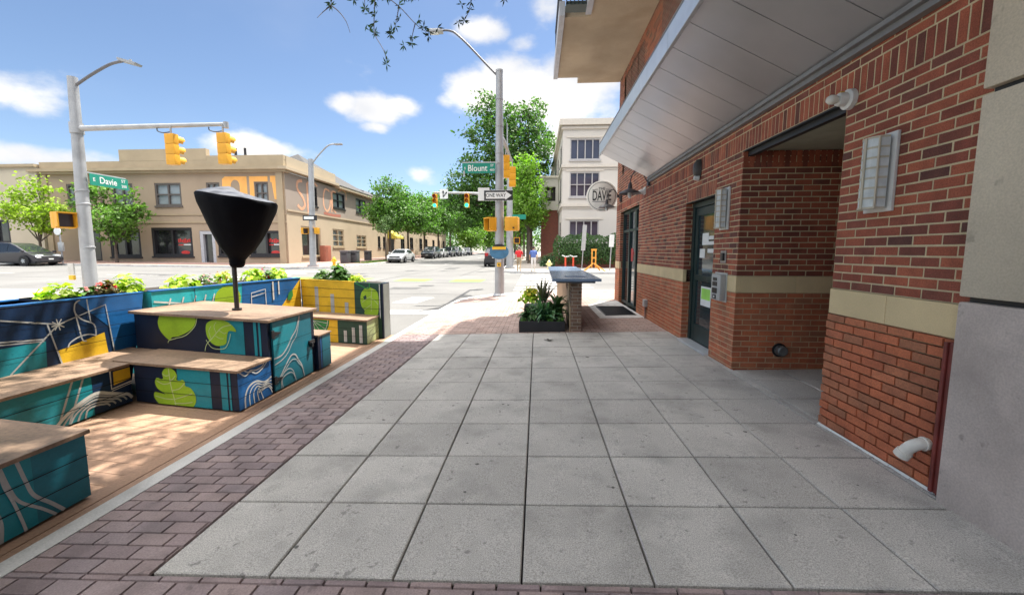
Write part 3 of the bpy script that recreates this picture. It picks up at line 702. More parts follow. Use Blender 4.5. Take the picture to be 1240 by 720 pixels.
# round sign, hung at a right angle to the wall
t = thing('round_sign', 'round off-white hanging sign with black lettering at the brick corner', 'sign', (2.0, 10.62, 3.2))
sw_ = M('sign_white', (.86, .84, .77), .5, var=.05); sblk = M('sign_black', (.02,.02,.02), .5)
sc_ = (1.98, 10.62, 3.16); sr = .455
MB().m(sw_).lathe([(0,-.02),(sr-.01,-.02),(sr,-.012),(sr,.012),(sr-.01,.02),(0,.02)], sc_, 48, 'y').build('board', t, 40)
mb = MB().m(sblk); fn = lambda u, v: (sc_[0]+u, sc_[1]-.024, sc_[2]+v)
mb.strip([(.405*math.cos(w), .405*math.sin(w)) for w in [2*math.pi*i/48 for i in range(49)]], .012, fn); mb.build('border', t); mb = MB().m(sblk)
mb.text('DAVIE', .41, lambda u, v: fn(u, v-.0), sx=.50); mb.text('THE', .105, lambda u, v: fn(u, v+.215))
mb.build('lettering', t)
for q in ([(-.28,.185),(-.12,.20)],[(.28,.185),(.12,.20)],[(-.28,-.16),(.28,-.16)]): MB().m(sblk).strip(q, .014, fn).build('rule', t)
MB().m(railm).box(2.42, BX-.001, 10.605, 10.635, 3.12, 3.2).box(2.3, 2.42, 10.612, 10.628, 3.15, 3.17).build('bracket', t)
# outlet box, pipes
t = thing('outlet_box', 'grey electrical outlet box on a conduit low on the brick wall', 'outlet box', (BX, 7.05, 0))
MB().m(g_).bbox(BX-.075, BX-.001, 6.97, 7.13, .30, .46, .008).build('box', t); MB().m(M('conduit', (.3,.2,.17), .5)).tube([(BX-.03,7.05,.30),(BX-.03,7.05,-.0)], .016, 10).build('conduit', t, 50)
t = thing('drain_elbow', 'white plastic drain elbow sticking out of the orange brick by the pier', 'pipe', (BX-.02, .235, .33))
pvc = M('white_pvc', (.66,.63,.57), .35, var=.12, scale=10)
c = Vector((2.475, .225, .345)); P = [c + Vector((-.0,0,0)), c + Vector((-.03,0,0))] + [c + Vector((-.03-.058*math.sin(a), .040*(1-math.cos(a)), -.062*(1-math.cos(a)))) for a in (.35,.7,1.05,1.35)] + [c + Vector((-.100, .052, -.098))]
MB().m(pvc).tube(P, [.036]*len(P), 18).build('pipe', t, 50)
mb = MB().m(pvc); mb.tube([P[0]+Vector((-.018,0,0)), P[1]], [.043,.043], 18); d = (P[-1]-P[-2]).normalized(); mb.tube([P[-1]-d*.03, P[-1]+d*.01], [.043,.043], 18); mb.build('collar', t, 50)
t = thing('pipe_cap', 'round dark pipe cap low on the side wall inside the recess', 'pipe', (3.06, 2.9, .31))
mb = MB().m(M('pipe_grey', (.16,.17,.17), .4, metal=.5)); mb.lathe([(0,-.10),(.05,-.10),(.062,-.09),(.062,-.002)], (3.06,2.899,.31), 24, 'y'); mb.build('cap', t, 40); MB().m(blk).lathe([(.066,-.012),(.085,-.012),(.085,-.001)], (3.06,2.899,.31), 24, 'y').build('flange', t, 40)
# grate
t = thing('floor_grate', 'dark metal floor grate set in concrete before the storefront', 'grate', (2.05, 8.37, plaza(2, 8.4)))
mb = MB().m(darksteel); z = lambda x, y: plaza(x, y)
for i in range(17):
    y = 7.58+i*.098; mb.prism([(1.70,y,z(1.7,y)-.02),(2.40,y,z(2.4,y)-.02),(2.40,y,z(2.4,y)+.004),(1.70,y,z(1.7,y)+.004)], (0,.035,0))
mb.build('bars', t); mb = MB().m(darksteel)
for (a, b, c, d) in ((1.68,1.70,7.55,9.2),(2.40,2.42,7.55,9.2),(1.70,2.40,7.55,7.575),(1.70,2.40,9.17,9.2)): mb.box(a, b, c, d, z(2,8.4)-.03, z(2,8.4)+.012)
mb.build('frame', t)

# ================================================================== BRICK COUNTER + PLANTER BOX
ctr = thing('brick_counter', 'outdoor counter of brown brick and painted side under a dark stone slab', 'counter', (.8, 6.6, 0))
brC = M('brown_brick', (.2,.12,.08), .85, var=.2, scale=8, bump=.3, bscale=120, fine=.2, fscale=110, stops=[(.12,.075,.05),(.20,.115,.075),(.25,.15,.10),(.16,.085,.06)])
mort2 = M('mortar_grey', (.34,.30,.24), .95, var=.1)
mb = MB(); y0, y1 = 5.58, 10.9
bricks(mb, (.705,y0,0), (1,0,0), (0,-1,0), 0, .205, -.03, .92, brC, mortar=mort2, ph=.03)
bricks(mb, (.705,y0,0), (0,1,0), (-1,0,0), 0, y1-y0, -.03, .92, brC, mortar=mort2); bricks(mb, (.91,y0,0), (0,1,0), (1,0,0), 0, y1-y0, -.03, .92, brC, mortar=mort2)
mb.m(mort2).box(.715, .90, y0+.01, y1, -.05, .94); mb.build('brick_pier', ctr, 'keep')
mb = MB().m(M('tan_panel', (.50,.36,.22), .8, var=.12, stain=.2)); PN = [(y0+.0,-.02),(y0+.12,-.02),(y0+.12,.30),(y0+.5,.34),(y0+.5,.06),(y1,.06),(y1,.88),(y0+1.5,.88),(y0+.9,.72),(y0+.62,.80),(y0+.55,.90),(y0+.35,.90),(y0+.3,.62),(y0+.12,.56),(y0+.1,.45),(y0,.45)]
mb.prism([(.692,a,b) for a, b in PN], (.009,0,0)); mb.build('side_panel', ctr)
slabT = M('stone_top_sky_tint', (.13,.19,.29), .22, var=.15, scale=3, spec=.5)  # blue of the reflected sky put into the stone colour
mb = MB().m(slabT); zc = 1.02
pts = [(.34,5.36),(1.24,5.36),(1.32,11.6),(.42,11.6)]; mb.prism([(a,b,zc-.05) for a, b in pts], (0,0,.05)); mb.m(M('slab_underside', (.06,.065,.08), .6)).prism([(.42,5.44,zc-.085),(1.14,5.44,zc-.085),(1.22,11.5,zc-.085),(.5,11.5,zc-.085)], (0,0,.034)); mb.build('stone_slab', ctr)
mb = MB().m(M('slab_relief', (.06,.09,.14), .45)); mb.prism([(.60,5.9,zc+.001),(1.02,5.9,zc+.001),(1.04,6.25,zc+.001),(.62,6.25,zc+.001)], (0,0,.006)); mb.build('inlay', ctr)
pbx = thing('planter_box', 'low black metal planter box of mixed leafy plants beside the brick counter', 'planter', (.17, 5.85, -.02))
blackm = M('planter_black', (.012,.011,.014), .5, var=.2, scale=5)
soil = M('soil', (.03,.022,.016), .95, var=.3, scale=30)
mb = MB().m(blackm); X0, X1, Y0, Y1, Z0, Z1 = -.28, .60, 5.57, 6.15, -.035, .19
mb.bbox(X0, X1, Y0, Y0+.02, Z0, Z1, .004); mb.bbox(X0, X1, Y1-.02, Y1, Z0, Z1, .004); mb.bbox(X0, X0+.02, Y0+.02, Y1-.02, Z0, Z1, .004); mb.bbox(X1-.02, X1, Y0+.02, Y1-.02, Z0, Z1, .004)
mb.m(soil).box(X0+.02, X1-.02, Y0+.02, Y1-.02, Z1-.06, Z1-.03); mb.build('box', pbx)
MB().m(blackm).bbox(-.20, .58, 6.16, 6.7, -.035, .40, .006).build('rear_box', pbx)
def leafm(name, col, tr=.35, rough=.5): return M(name, col, rough, var=.35, scale=.8, island=.5, trans=tr, spec=.35)
lime = leafm('lime_leaf', (.46,.60,.05)); dkgreen = leafm('dark_leaf', (.055,.12,.04), .25); midg = leafm('mid_leaf', (.07,.16,.03), .3); paleg = leafm('pale_leaf', (.17,.27,.11), .3)
red = leafm('red_petal', (.55,.03,.015), .25); pink = leafm('pink_petal', (.55,.16,.16), .3); yellow = leafm('yellow_petal', (.62,.50,.04), .3); orange_ = leafm('orange_petal', (.6,.22,.03), .3)
def long_leaf(mb, base, az, L_, wid, lift, curl, n=6):
    d = Vector((math.cos(az), math.sin(az), 0)); sd = Vector((-d.y, d.x, 0)); vs = []
    for i in range(n+1):
        t = i/n; p = Vector(base) + d*(L_*t*math.cos(lift)) + Vector((0,0,1))*(L_*t*math.sin(lift) - curl*L_*t*t)
        w = wid*math.sin(math.pi*min(1, .12+t*.88))**.8 * (1 if t < 1 else .05)
        vs += [p - sd*w/2 + Vector((0,0,w*.18)), p, p + sd*w/2 + Vector((0,0,w*.18))]
    mb.add(vs, [(3*i+k, 3*i+k+1, 3*i+k+4, 3*i+k+3) for i in range(n) for k in (0, 1)])
def blade_plant(name, label, loc, n, Lr, wr, mat, lift=(.5,1.3), curl=.35, group=None, stem=0):
    t = thing(name, label, 'plant', loc, group); mb = MB().m(mat)
    for i in range(n):
        b = Vector(loc) + Vector((rnd.uniform(-.05,.05), rnd.uniform(-.05,.05), rnd.uniform(0, stem)))
        long_leaf(mb, b, rnd.uniform(0, 6.28), rnd.uniform(*Lr), rnd.uniform(*wr), rnd.uniform(*lift), rnd.uniform(curl*.5, curl*1.4))
    mb.build('leaves', t, 60); return t
def leaf_clump(mb, c, r, n, s, heart=True):
    for i in range(n):
        u = Vector((rnd.gauss(0,1), rnd.gauss(0,1), abs(rnd.gauss(0,1))*.9)).normalized(); p = Vector(c) + Vector((u.x*r[0], u.y*r[1], u.z*r[2]))*rnd.uniform(.45,1)
        nrm = (u + Vector((rnd.gauss(0,.45), rnd.gauss(0,.45), rnd.uniform(.1,.9)))).normalized(); a = nrm.orthogonal().normalized(); a = Matrix.Rotation(rnd.uniform(0,6.28), 3, nrm) @ a; b = nrm.cross(a); k = s*rnd.uniform(.65,1.25)
        mb.add([p, p+a*k*.45+b*k*.42+nrm*k*.08, p+b*k*1.0-nrm*k*.12, p-a*k*.45+b*k*.42+nrm*k*.08, p+b*k*.45-nrm*k*.02], [(0,1,4),(1,2,4),(2,3,4),(3,0,4)])
blade_plant('hosta', 'arching glossy green plant at the middle of the black planter box', (.22,5.86,.16), 60, (.28,.66), (.035,.075), M('glossy_leaf', (.09,.21,.10), .35, var=.2, island=.45, trans=.25, spec=.5), (.5,1.4), .55, None, .15)
blade_plant('hosta', 'dense dark green plant against the brick counter', (.46,6.05,.22), 64, (.28,.60), (.04,.08), dkgreen, (.3,1.3), .6, None, .25)
blade_plant('spiky_plant', 'tall purple-green spiky plant rising behind the black planter box', (.20,6.45,.38), 46, (.35,.72), (.02,.045), M('purple_leaf', (.10,.095,.065), .45, var=.2, island=.4, trans=.25), (.9,1.5), .3, None, .15)
blade_plant('leafy_plant', 'dark leafy plant hanging over the left end of the black planter box', (-.12,5.95,.16), 60, (.16,.40), (.035,.07), dkgreen, (.1,1.2), .6, None, .15)
t = thing('variegated_plant', 'pale variegated bushy plant between the green plants in the black planter box', 'plant', (.02,5.92,.16)); mb = MB().m(paleg); leaf_clump(mb, (.04,5.95,.26), (.2,.17,.26), 170, .07); mb.build('leaves', t, 60)
t = thing('flowering_plant', 'yellow-green flowering plant at the back left of the black planter box', 'plant', (-.08,6.3,.38)); mb = MB().m(lime); leaf_clump(mb, (-.08,6.3,.50), (.21,.18,.30), 240, .085); mb.build('leaves', t, 60); mb = MB().m(yellow); leaf_clump(mb, (-.06,6.25,.66), (.15,.13,.16), 80, .06); mb.build('blossom', t, 60)
for (x, y, r_, lab) in ((-.20,5.66,.07,'small bright green plant in the left front corner of the black planter box'),(.32,5.67,.07,'small bright green plant at the front middle of the black planter box'),(.51,5.68,.09,'bushy bright green plant in the right front corner of the black planter box')):
    t = thing('small_plant', lab, 'plant', (x,y,.16)); mb = MB().m(midg); leaf_clump(mb, (x,y,.17), (r_,r_,r_*1.3), 70, .05); mb.build('leaves', t, 60)

# ================================================================== PARKLET  (u across, v along, w up; slightly skewed and tilted with the road crown)
SK, TL = .08, .04
PT = lambda u, v, w: (u, v - SK*(u+2.9), w - TL*(u+2.9))
ply = lambda name, c, **k: M(name, c, .45, var=.10, scale=2.5, fine=.05, fscale=60, bump=.10, bscale=45, spec=.4, stain=.28, stscale=3.5, spots=.22, spscale=38, **k)
NAVY = ply('paint_navy', (.008,.030,.085)); INK = ply('paint_ink', (.006,.013,.035)); BLUE = ply('paint_blue', (.012,.115,.33)); TEAL = ply('paint_teal', (.012,.235,.285)); DTEAL = ply('paint_deep_teal', (.010,.16,.215)); TURQ = ply('paint_turquoise', (.03,.44,.50))
YEL = ply('paint_yellow', (.72,.45,.025)); LIME = ply('paint_lime', (.30,.48,.025)); DGR = ply('paint_dark_green', (.022,.065,.045)); PALE = ply('paint_pale_green', (.50,.58,.26)); OFFW = ply('paint_white', (.62,.62,.58)); GREYW = ply('paint_grey_white', (.42,.43,.42)); MIDG = ply('paint_mid_green', (.03,.22,.06)); DARKC = M('groove', (.006,.008,.012), .9, var=0)
wood = M('ipe_boards', (.25, .165, .108), .6, var=.22, scale=3, fine=.18, fscale=40, bump=.1, bscale=60, stain=.3, stscale=2.5, stcol=(.17,.115,.075), spots=.3, spscale=30)
deckm = M('deck_boards', (.34, .205, .13), .7, var=.15, scale=2, fine=.15, fscale=60, bump=.15, bscale=60, stain=.3, stscale=2, stcol=(.26,.18,.14), island=.08)
class Mural:
    """painted board face; fn(a, b, d): along, up, out of the face"""
    def __init__(s, mb, fn): s.mb = mb; s.fn = fn; s.k = 0
    def poly(s, mat, pts): s.k += 1; d = .0015+.0008*s.k; s.mb.m(mat).poly([s.fn(a, b, d) for a, b in pts]); return s
    def rect(s, mat, a0, a1, b0, b1): return s.poly(mat, [(a0,b0),(a1,b0),(a1,b1),(a0,b1)])
    def line(s, mat, pts, w): s.k += 1; d = .0015+.0008*s.k; s.mb.m(mat).strip(pts, w, lambda a, b: s.fn(a, b, d)); return s
    def grooves(s, a0, a1, bs, w=.006):
        s.k += 1; d = .0015+.0008*s.k; s.mb.m(DARKC)
        for b in bs: s.mb.quad(s.fn(a0,b-w/2,d), s.fn(a1,b-w/2,d), s.fn(a1,b+w/2,d), s.fn(a0,b+w/2,d))
        return s
def curve(pts, n=8):
    """smooth line through points"""
    out = []; P = [Vector(p) for p in pts]
    for i in range(len(P)-1):
        p0, p1, p2, p3 = P[max(i-1,0)], P[i], P[i+1], P[min(i+2,len(P)-1)]
        for k in range(n):
            t = k/n; out.append(tuple(.5*((2*p1)+(p2-p0)*t+(2*p0-5*p1+4*p2-p3)*t*t+(3*p1-p0-3*p2+p3)*t**3)))
    out.append(tuple(P[-1])); return out
# deck
mb = MB(PT).m(deckm); v = -3.2
n = 0
while v < 5.5:
    mb.box(-5.35, -2.90, v+.002, v+.138, -.115, -.08); v += .14
mb.box(-2.897, -2.775, -3.2, 5.5, -.115, -.079); mb.box(-2.772, -2.685, -3.2, 5.5, -.13, -.082)
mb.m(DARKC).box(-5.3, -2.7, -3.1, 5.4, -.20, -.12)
tag(mb.build('parklet_deck'), 'tan board deck of the painted parklet along the kerb', 'deck')
# A: near block of the bench
t = thing('painted_bench', 'teal painted bench block with a wooden top nearest the camera', 'bench', PT(-2.9, -.4, -.08), 'painted benches of the parklet')
mb = MB(PT).m(DTEAL); mb.box(-3.95, -2.85, -2.2, .035, -.06, .355); mu = Mural(mb, lambda a, b, d: (-2.85+d, a+.04, b))
fr = lambda pts: [(-.005-p[0], p[1]) for p in pts]   # distance back from the corner
mu.rect(TEAL, -.62, -.30, -.06, .355)
for k, w_ in ((0,.020),(.075,.016)): mu.line(GREYW, curve(fr([(.36+k,.355),(.33+k,.22),(.30+k*.9,.12),(.22+k*.7,.02),(.16+k*.6,-.06)])), w_)
for k in (0, .05, .10, .15): mu.line(GREYW, curve(fr([(.47+k*.2,-.06),(.46+k*.4,.05),(.49+k*.6,.15-k*.8),(.58+k*.4,.19-k),(.70,.17-k),(.85,.20-k)])), .018)
mu.line(GREYW, curve(fr([(.52,.355),(.55,.25),(.60,.22),(.68,.28),(.70,.355)])), .016); mu.line(GREYW, curve(fr([(.44,.355),(.43,.25),(.40,.14),(.37,.0),(.36,-.06)])), .016)
mu.grooves(-2.2, -.005, (.08, .215)); mb.m(GREYW)
mb.build('bench_body', t)
mb = MB(PT).m(wood); mb.bbox(-3.62, -2.825, -2.2, -.60, .357, .385, .004); mb.bbox(-3.62, -2.825, -.596, .052, .357, .385, .004); mb.bbox(-3.96, -3.623, -2.2, .052, .357, .385, .004); mb.build('bench_top', t)
t2 = thing('green_backrest', 'lime green painted backrest block standing on the nearest bench', 'backrest', PT(-3.2,-.9,.38)); MB(PT).m(LIME).bbox(-3.6, -2.845, -2.0, -.40, .386, .95, .006).build('panel', t2)
# B: bench along the road with planter backrest
t = thing('painted_bench', 'long painted bench of teal and navy boards with a wooden seat along the road side', 'bench', PT(-4.4, .2, -.08), 'painted benches of the parklet')
mb = MB(PT).m(NAVY); mb.box(-4.62, -4.10, -2.9, 1.467, -.06, .315); mu = Mural(mb, lambda a, b, d: (-4.10+d, a, b))
mu.rect(TEAL, -2.9, 1.09, -.06, .315)
for k in (0, .09): mu.line(GREYW, [(.78+k,-.06),(.93+k,.315)], .018)
for k in range(5):
    s_ = 1-k*.19; mu.line(OFFW if k == 0 else GREYW, curve([(1.08-.33*s_,-.06),(1.08-.24*s_,.02*s_),(1.08-.10*s_,.10*s_),(1.08+.04*s_,.15*s_-.01),(1.10+.14*s_,.10*s_),(1.12+.22*s_,.06*s_),(1.14+.28*s_,.03*s_),(1.16+.30*s_,-.02)]), .03 if k == 0 else .017)
mu.poly(YEL, [(1.29,.30),(1.46,.30),(1.46,.185),(1.285,.165)]); mu.line(OFFW, [(1.26,.315),(1.26,.135),(1.467,.155)], .014); mu.line(OFFW, [(1.26,.115),(1.467,.135)], .007)
mu.grooves(-2.9, 1.467, (.06, .19)); mb.build('bench_body', t)
mb = MB(PT).m(wood); mb.bbox(-4.66, -4.075, -2.9, 1.45, .317, .345, .004); mb.bbox(-4.66, -4.30, 1.453, 1.99, .317, .345, .004); mb.build('bench_top', t)
def planter_wall(name, label, pts_lo, pts_hi, top):
    pass
t = thing('painted_planter', 'navy painted planter wall with a white line drawing and yellow patch behind the long bench', 'planter', PT(-4.85, .5, -.08), 'painted planters around the parklet')
mb = MB(PT).m(NAVY)
V0, VB, VT = -2.9, 2.06, 2.21
mb.add([(-4.66,V0,-.08),(-5.06,V0,-.08),(-5.06,V0,.955),(-4.66,V0,.955),(-4.66,VB-.1,-.08),(-5.06,VB-.1,-.08),(-5.06,VT,.955),(-4.66,VT,.955)], [(0,1,2,3),(4,7,6,5),(0,3,7,4),(1,5,6,2),(0,4,5,1)])
mb.m(BLUE); mb.bbox(-4.72, -4.655, V0, VT+.005, .956, .972, .004); mb.bbox(-5.07, -5.0, V0, VT+.005, .956, .972, .004); mb.bbox(-5.0, -4.72, VT-.06, VT+.005, .956, .972, .004)
mb.m(soil).box(-5.0, -4.72, V0, VT-.07, .90, .93)
mb.m(INK)
for a, b in ((-.6,.86),(1.22,2.14)): mb.box(-4.99, -4.725, a, b, .958, .985, 't') ; mb.m(soil).box(-4.985, -4.73, a+.01, b-.01, .95, .965); mb.m(INK)
mu = Mural(mb, lambda a, b, d: (-4.66+d, a, b))
mu.poly(BLUE, [(1.45,.955),(2.21,.955),(2.10,.345),(1.80,.345),(1.78,.62)])
mu.poly(TEAL, [(-2.9,.60),(1.165,.595),(1.15,.345),(-2.9,.345)]); mu.poly(YEL, [(1.25,.475),(1.715,.575),(1.735,.345),(1.27,.345)])
L1 = .014
mu.line(GREYW, [(-2.9,.86),(.84,.845),(1.21,.755),(1.28,.735)], L1); mu.line(GREYW, [(-2.9,.64),(.81,.655),(1.16,.612)], L1); mu.line(GREYW, [(-2.9,.615),(.81,.63),(1.15,.595)], L1*.7)
mu.line(GREYW, [(.86,.345),(1.28,.735),(1.755,.875),(1.80,.345)], L1); mu.line(GREYW, [(1.19,.75),(1.275,.345)], L1)
for a in range(4): w = a*math.pi/4+.2; mu.line(OFFW, [(1.28-.06*math.cos(w),.735-.06*math.sin(w)),(1.28+.06*math.cos(w),.735+.06*math.sin(w))], .010)
mu.line(GREYW, curve([(1.50,.955),(1.45,.92),(1.44,.83),(1.50,.75),(1.61,.68),(1.62,.56)]), L1); mu.line(GREYW, curve([(1.565,.955),(1.57,.85),(1.58,.72)]), L1*.9); mu.line(GREYW, curve([(1.44,.83),(1.46,.68),(1.48,.545),(1.52,.52)]), L1)
mu.line(GREYW, curve([(1.34,.495),(1.37,.54),(1.46,.58),(1.55,.585),(1.62,.56)]), L1)
mu.grooves(V0, 2.14, (.49, .64, .79), .005); mb.build('planter_body', t)
# C: cabinet with wooden table top, lower bench in front
t = thing('painted_bench', 'low leaf-painted bench in front of the tall cabinet with a wooden seat', 'bench', PT(-3.5, 1.7, -.08), 'painted benches of the parklet')
mb = MB(PT).m(INK); mb.box(-4.06, -2.89, 1.475, 1.995, -.06, .325); mu = Mural(mb, lambda a, b, d: (a, 1.475-d, b))
mu.rect(TEAL, -3.56, -3.19, -.06, .325); mu.rect(TEAL, -3.075, -3.005, -.06, .325); mu.rect(TEAL, -2.985, -2.965, -.06, .325)
LF = curve([(-3.80,-.06),(-3.845,-.0),(-3.83,.06),(-3.73,.05),(-3.80,.10),(-3.82,.165),(-3.795,.21),(-3.745,.20),(-3.72,.215),(-3.73,.265),(-3.69,.315),(-3.64,.325),(-3.585,.30),(-3.56,.25),(-3.57,.21),(-3.535,.20),(-3.50,.213),(-3.475,.19),(-3.475,.15),(-3.42,.135),(-3.375,.08),(-3.365,.0),(-3.40,-.06)], 3)
mu.poly(LIME, LF)
mu.line(PALE, curve([(-3.65,.32),(-3.64,.15),(-3.60,-.06)]), .010)
for q in ([(-3.64,.17),(-3.72,.15),(-3.80,.18)],[(-3.63,.09),(-3.54,.12),(-3.48,.18)],[(-3.62,.0),(-3.72,.0),(-3.83,.02)],[(-3.615,.0),(-3.50,.04),(-3.40,.08)],[(-3.645,.25),(-3.69,.24),(-3.72,.26)],[(-3.645,.20),(-3.61,.21),(-3.575,.25)],[(-3.61,-.04),(-3.5,-.03),(-3.40,-.01)]): mu.line(PALE, curve(q), .008)
mu.poly(INK, [(-3.83,.065),(-3.74,.055),(-3.70,.045),(-3.74,.07),(-3.81,.095)])
mu.grooves(-4.06, -2.89, (.065, .195), .005)
mu2 = Mural(mb, lambda a, b, d: (-2.89+d, a, b)); mu2.rect(BLUE, 1.475, 1.995, -.06, .325)
for k in range(5): s_ = 1-k*.18; mu2.line(OFFW, curve([(1.56+.07*k,-.06),(1.57+.06*k,.06*s_),(1.63+.045*k,.14*s_),(1.74+.012*k,.165*s_),(1.86-.02*k,.12*s_),(1.93,.10*s_+.02),(1.995,.14-k*.045)]), .02 if k == 0 else .013)
for k in (0, .05): mu2.line(OFFW, curve([(1.50+k*1.4,.325),(1.58+k,.27+k*.5),(1.66,.29+k*.3),(1.75,.25+k*.7),(1.84,.27+k*.5),(1.93-k,.325)]), .013)
mu2.grooves(1.475, 1.995, (.065, .195), .005); mb.build('bench_body', t)
mb = MB(PT).m(wood); mb.bbox(-4.28, -2.868, 1.455, 1.72, .329, .357, .004); mb.bbox(-4.28, -2.868, 1.724, 1.992, .329, .357, .004); mb.build('bench_top', t)
cab = thing('painted_cabinet', 'tall teal painted cabinet with a wooden table top and hinged side door', 'cabinet', PT(-3.7, 2.5, -.08))
mb = MB(PT).m(INK); mb.box(-4.58, -2.905, 2.0, 2.96, -.06, .742); mu = Mural(mb, lambda a, b, d: (a, 2.0-d, b))
mu.rect(TEAL, -3.50, -3.19, .36, .742); mu.rect(TEAL, -3.07, -3.035, .36, .742); mu.rect(TEAL, -3.01, -2.985, .36, .742)
l1 = [(-4.24,.74),(-4.27,.66),(-4.25,.57),(-4.18,.49),(-4.13,.465),(-4.10,.50),(-4.02,.515),(-3.92,.56),(-3.83,.62),(-3.78,.70),(-3.80,.742),(-4.0,.742)]
mu.poly(LIME, curve(l1+[l1[0]], 4)[:-1]); mu.line(PALE, curve([(-3.76,.74),(-3.80,.64),(-3.92,.535),(-4.05,.49),(-4.14,.46),(-4.16,.43)]), .008)
l2 = [(-3.66,.62),(-3.64,.69),(-3.55,.735),(-3.42,.735),(-3.33,.69),(-3.28,.62),(-3.37,.62),(-3.40,.55),(-3.42,.47),(-3.52,.44),(-3.60,.47),(-3.65,.54)]
mu.poly(LIME, curve(l2+[l2[0]], 4)[:-1]); mu.line(PALE, curve([(-3.69,.37),(-3.66,.45),(-3.58,.53),(-3.46,.65),(-3.34,.69)]), .008)
for q in ([(-3.60,.52),(-3.62,.60),(-3.59,.66)],[(-3.53,.59),(-3.55,.66),(-3.52,.71)],[(-3.55,.56),(-3.49,.53),(-3.44,.53)],[(-3.49,.62),(-3.43,.59),(-3.40,.60)]): mu.line(PALE, curve(q), .006)
mu.line(PALE, curve([(-3.66,.50),(-3.60,.42),(-3.50,.405),(-3.42,.43),(-3.37,.52),(-3.35,.59)]), .007)
mb.build('cabinet_body', cab)
mb = MB(PT).m(DTEAL); mb.bbox(-2.904, -2.885, 2.055, 2.86, -.055, .735, .003); mu = Mural(mb, lambda a, b, d: (-2.885+d, a, b))
mu.poly(TEAL, [(2.06,.30),(2.30,.38),(2.5,.60),(2.55,.73),(2.06,.73)])
for s_, g in ((0, .018), (.07, .012)): mu.line(GREYW, curve([(2.06,.32-s_),(2.20,.33-s_*.8),(2.32,.40-s_),(2.42,.50-s_),(2.52,.58-s_),(2.60,.735-s_*.3)]), g)
for k in range(4): s_ = 1-k*.21; mu.line(GREYW, curve([(2.06,-.0+.04*s_),(2.14,.08*s_),(2.26,.19*s_),(2.38,.28*s_),(2.47,.27*s_),(2.53,.19*s_),(2.60,.10*s_),(2.64,-.05)]) if k < 2 else curve([(2.10+.03*k,-.055),(2.18,.07*s_*2),(2.30,.12*s_*2),(2.40,.08*s_*2),(2.46,-.055)]), .018 if k == 0 else .012)
mu.grooves(2.06, 2.855, (.20, .47), .004); dr = mb.build('door', cab)
mb = MB(PT).m(blk)
for w in (.075, .60):
    mb = MB(PT).m(blk); mb.bbox(-2.884, -2.868, 2.03, 2.075, w-.045, w+.045, .004); mb.prism([(-2.879,2.075,w-.028),(-2.879,2.19,w-.006),(-2.879,2.19,w+.006),(-2.879,2.075,w+.028)], (.008,0,0)); mb.build('hinge', dr)
mb = MB(PT).m(blk); mb.bbox(-2.884, -2.862, 2.77, 2.90, .325, .375, .004); mb.bbox(-2.882, -2.84, 2.79, 2.83, .29, .35, .006); mb.build('latch', dr)
mb = MB(PT).m(wood)
for i in range(3): a = 1.965+i*.345; mb.bbox(-4.62, -2.862, a, a+.342, .745, .775, .004)
mb.build('table_top', cab)
t = thing('painted_bench', 'small teal and navy box seat on the far side of the tall cabinet', 'bench', PT(-3.2, 3.1, -.08), 'painted benches of the parklet')
mb = MB(PT).m(INK); mb.box(-4.5, -2.86, 2.965, 3.30, -.06, .385); mu = Mural(mb, lambda a, b, d: (-2.86+d, a, b)); mu.rect(BLUE, 3.03, 3.055, -.06, .385); mu.rect(DTEAL, 3.075, 3.30, -.06, .385); mu.grooves(2.965, 3.30, (.17,), .004); mb.build('bench_body', t)
MB(PT).m(wood).bbox(-4.5, -2.845, 2.962, 3.32, .387, .41, .004).build('bench_top', t)
# D: far planter along the road
t = thing('painted_planter', 'turquoise and blue painted planter wall with white ladder lines beyond the cabinet', 'planter', PT(-4.8, 4.0, -.08), 'painted planters around the parklet')
DU = lambda v: -4.62 + .09*(v-2.3)
mb = MB(PT).m(TURQ); a, b = 2.28, 5.10
mb.prism([(DU(a),a,-.08),(DU(b),b,-.08),(DU(b)-.42,b,-.08),(DU(a)-.42,a,-.08)], (0,0,1.04)); mb.m(BLUE); mb.prism([(DU(a)+.01,a,.961),(DU(b)+.01,b,.961),(DU(b)-.06,b,.961),(DU(a)-.06,a,.961)], (0,0,.015))
mb.m(soil).prism([(DU(a)-.06,a,.962),(DU(b)-.06,b,.962),(DU(b)-.42,b,.962),(DU(a)-.42,a,.962)], (0,0,.004))
mu = Mural(mb, lambda q, w, d: (DU(q)+d, q, w))
mu.poly(BLUE, [(3.62,-.06),(b,-.06),(b,.96),(3.70,.96)]); mu.poly(YEL, [(4.55,.50),(4.55,.42),(b,.2),(b,.96)])
mu.poly(LIME, [(3.42+.24*math.cos(w), .76+.19*math.sin(w)) for w in [i*math.pi/10 for i in range(20)]]); mu.poly(LIME, [(3.1,.72),(3.3,.80),(3.4,.6),(3.2,.6)])
mu.line(OFFW, [(2.3,.84),(3.25,.68)], .02); mu.line(OFFW, [(2.3,.62),(3.3,.52)], .02)
for q in (2.42, 2.60, 2.78, 2.94, 3.08): mu.line(OFFW, [(q,.58),(q+.10,.86)], .02)
for p, w in (([(3.85,.45),(3.87,.80),(4.18,.84),(4.18,.45)], .018), ([(3.87,.74),(4.18,.78)], .016), ([(4.36,.64),(4.36,.95)], .035), ([(4.50,.72),(4.50,.95)], .03)): mu.line(OFFW, p, w)
mu.poly(MIDG, [(4.70,.60),(4.74,.72),(4.85,.78),(4.86,.66),(4.78,.58)]); mu.grooves(2.3, b, (.42, .60, .78), .005); mu.line(INK, [(2.86,.35),(2.86,.96)], .012)
mb.build('planter_body', t)
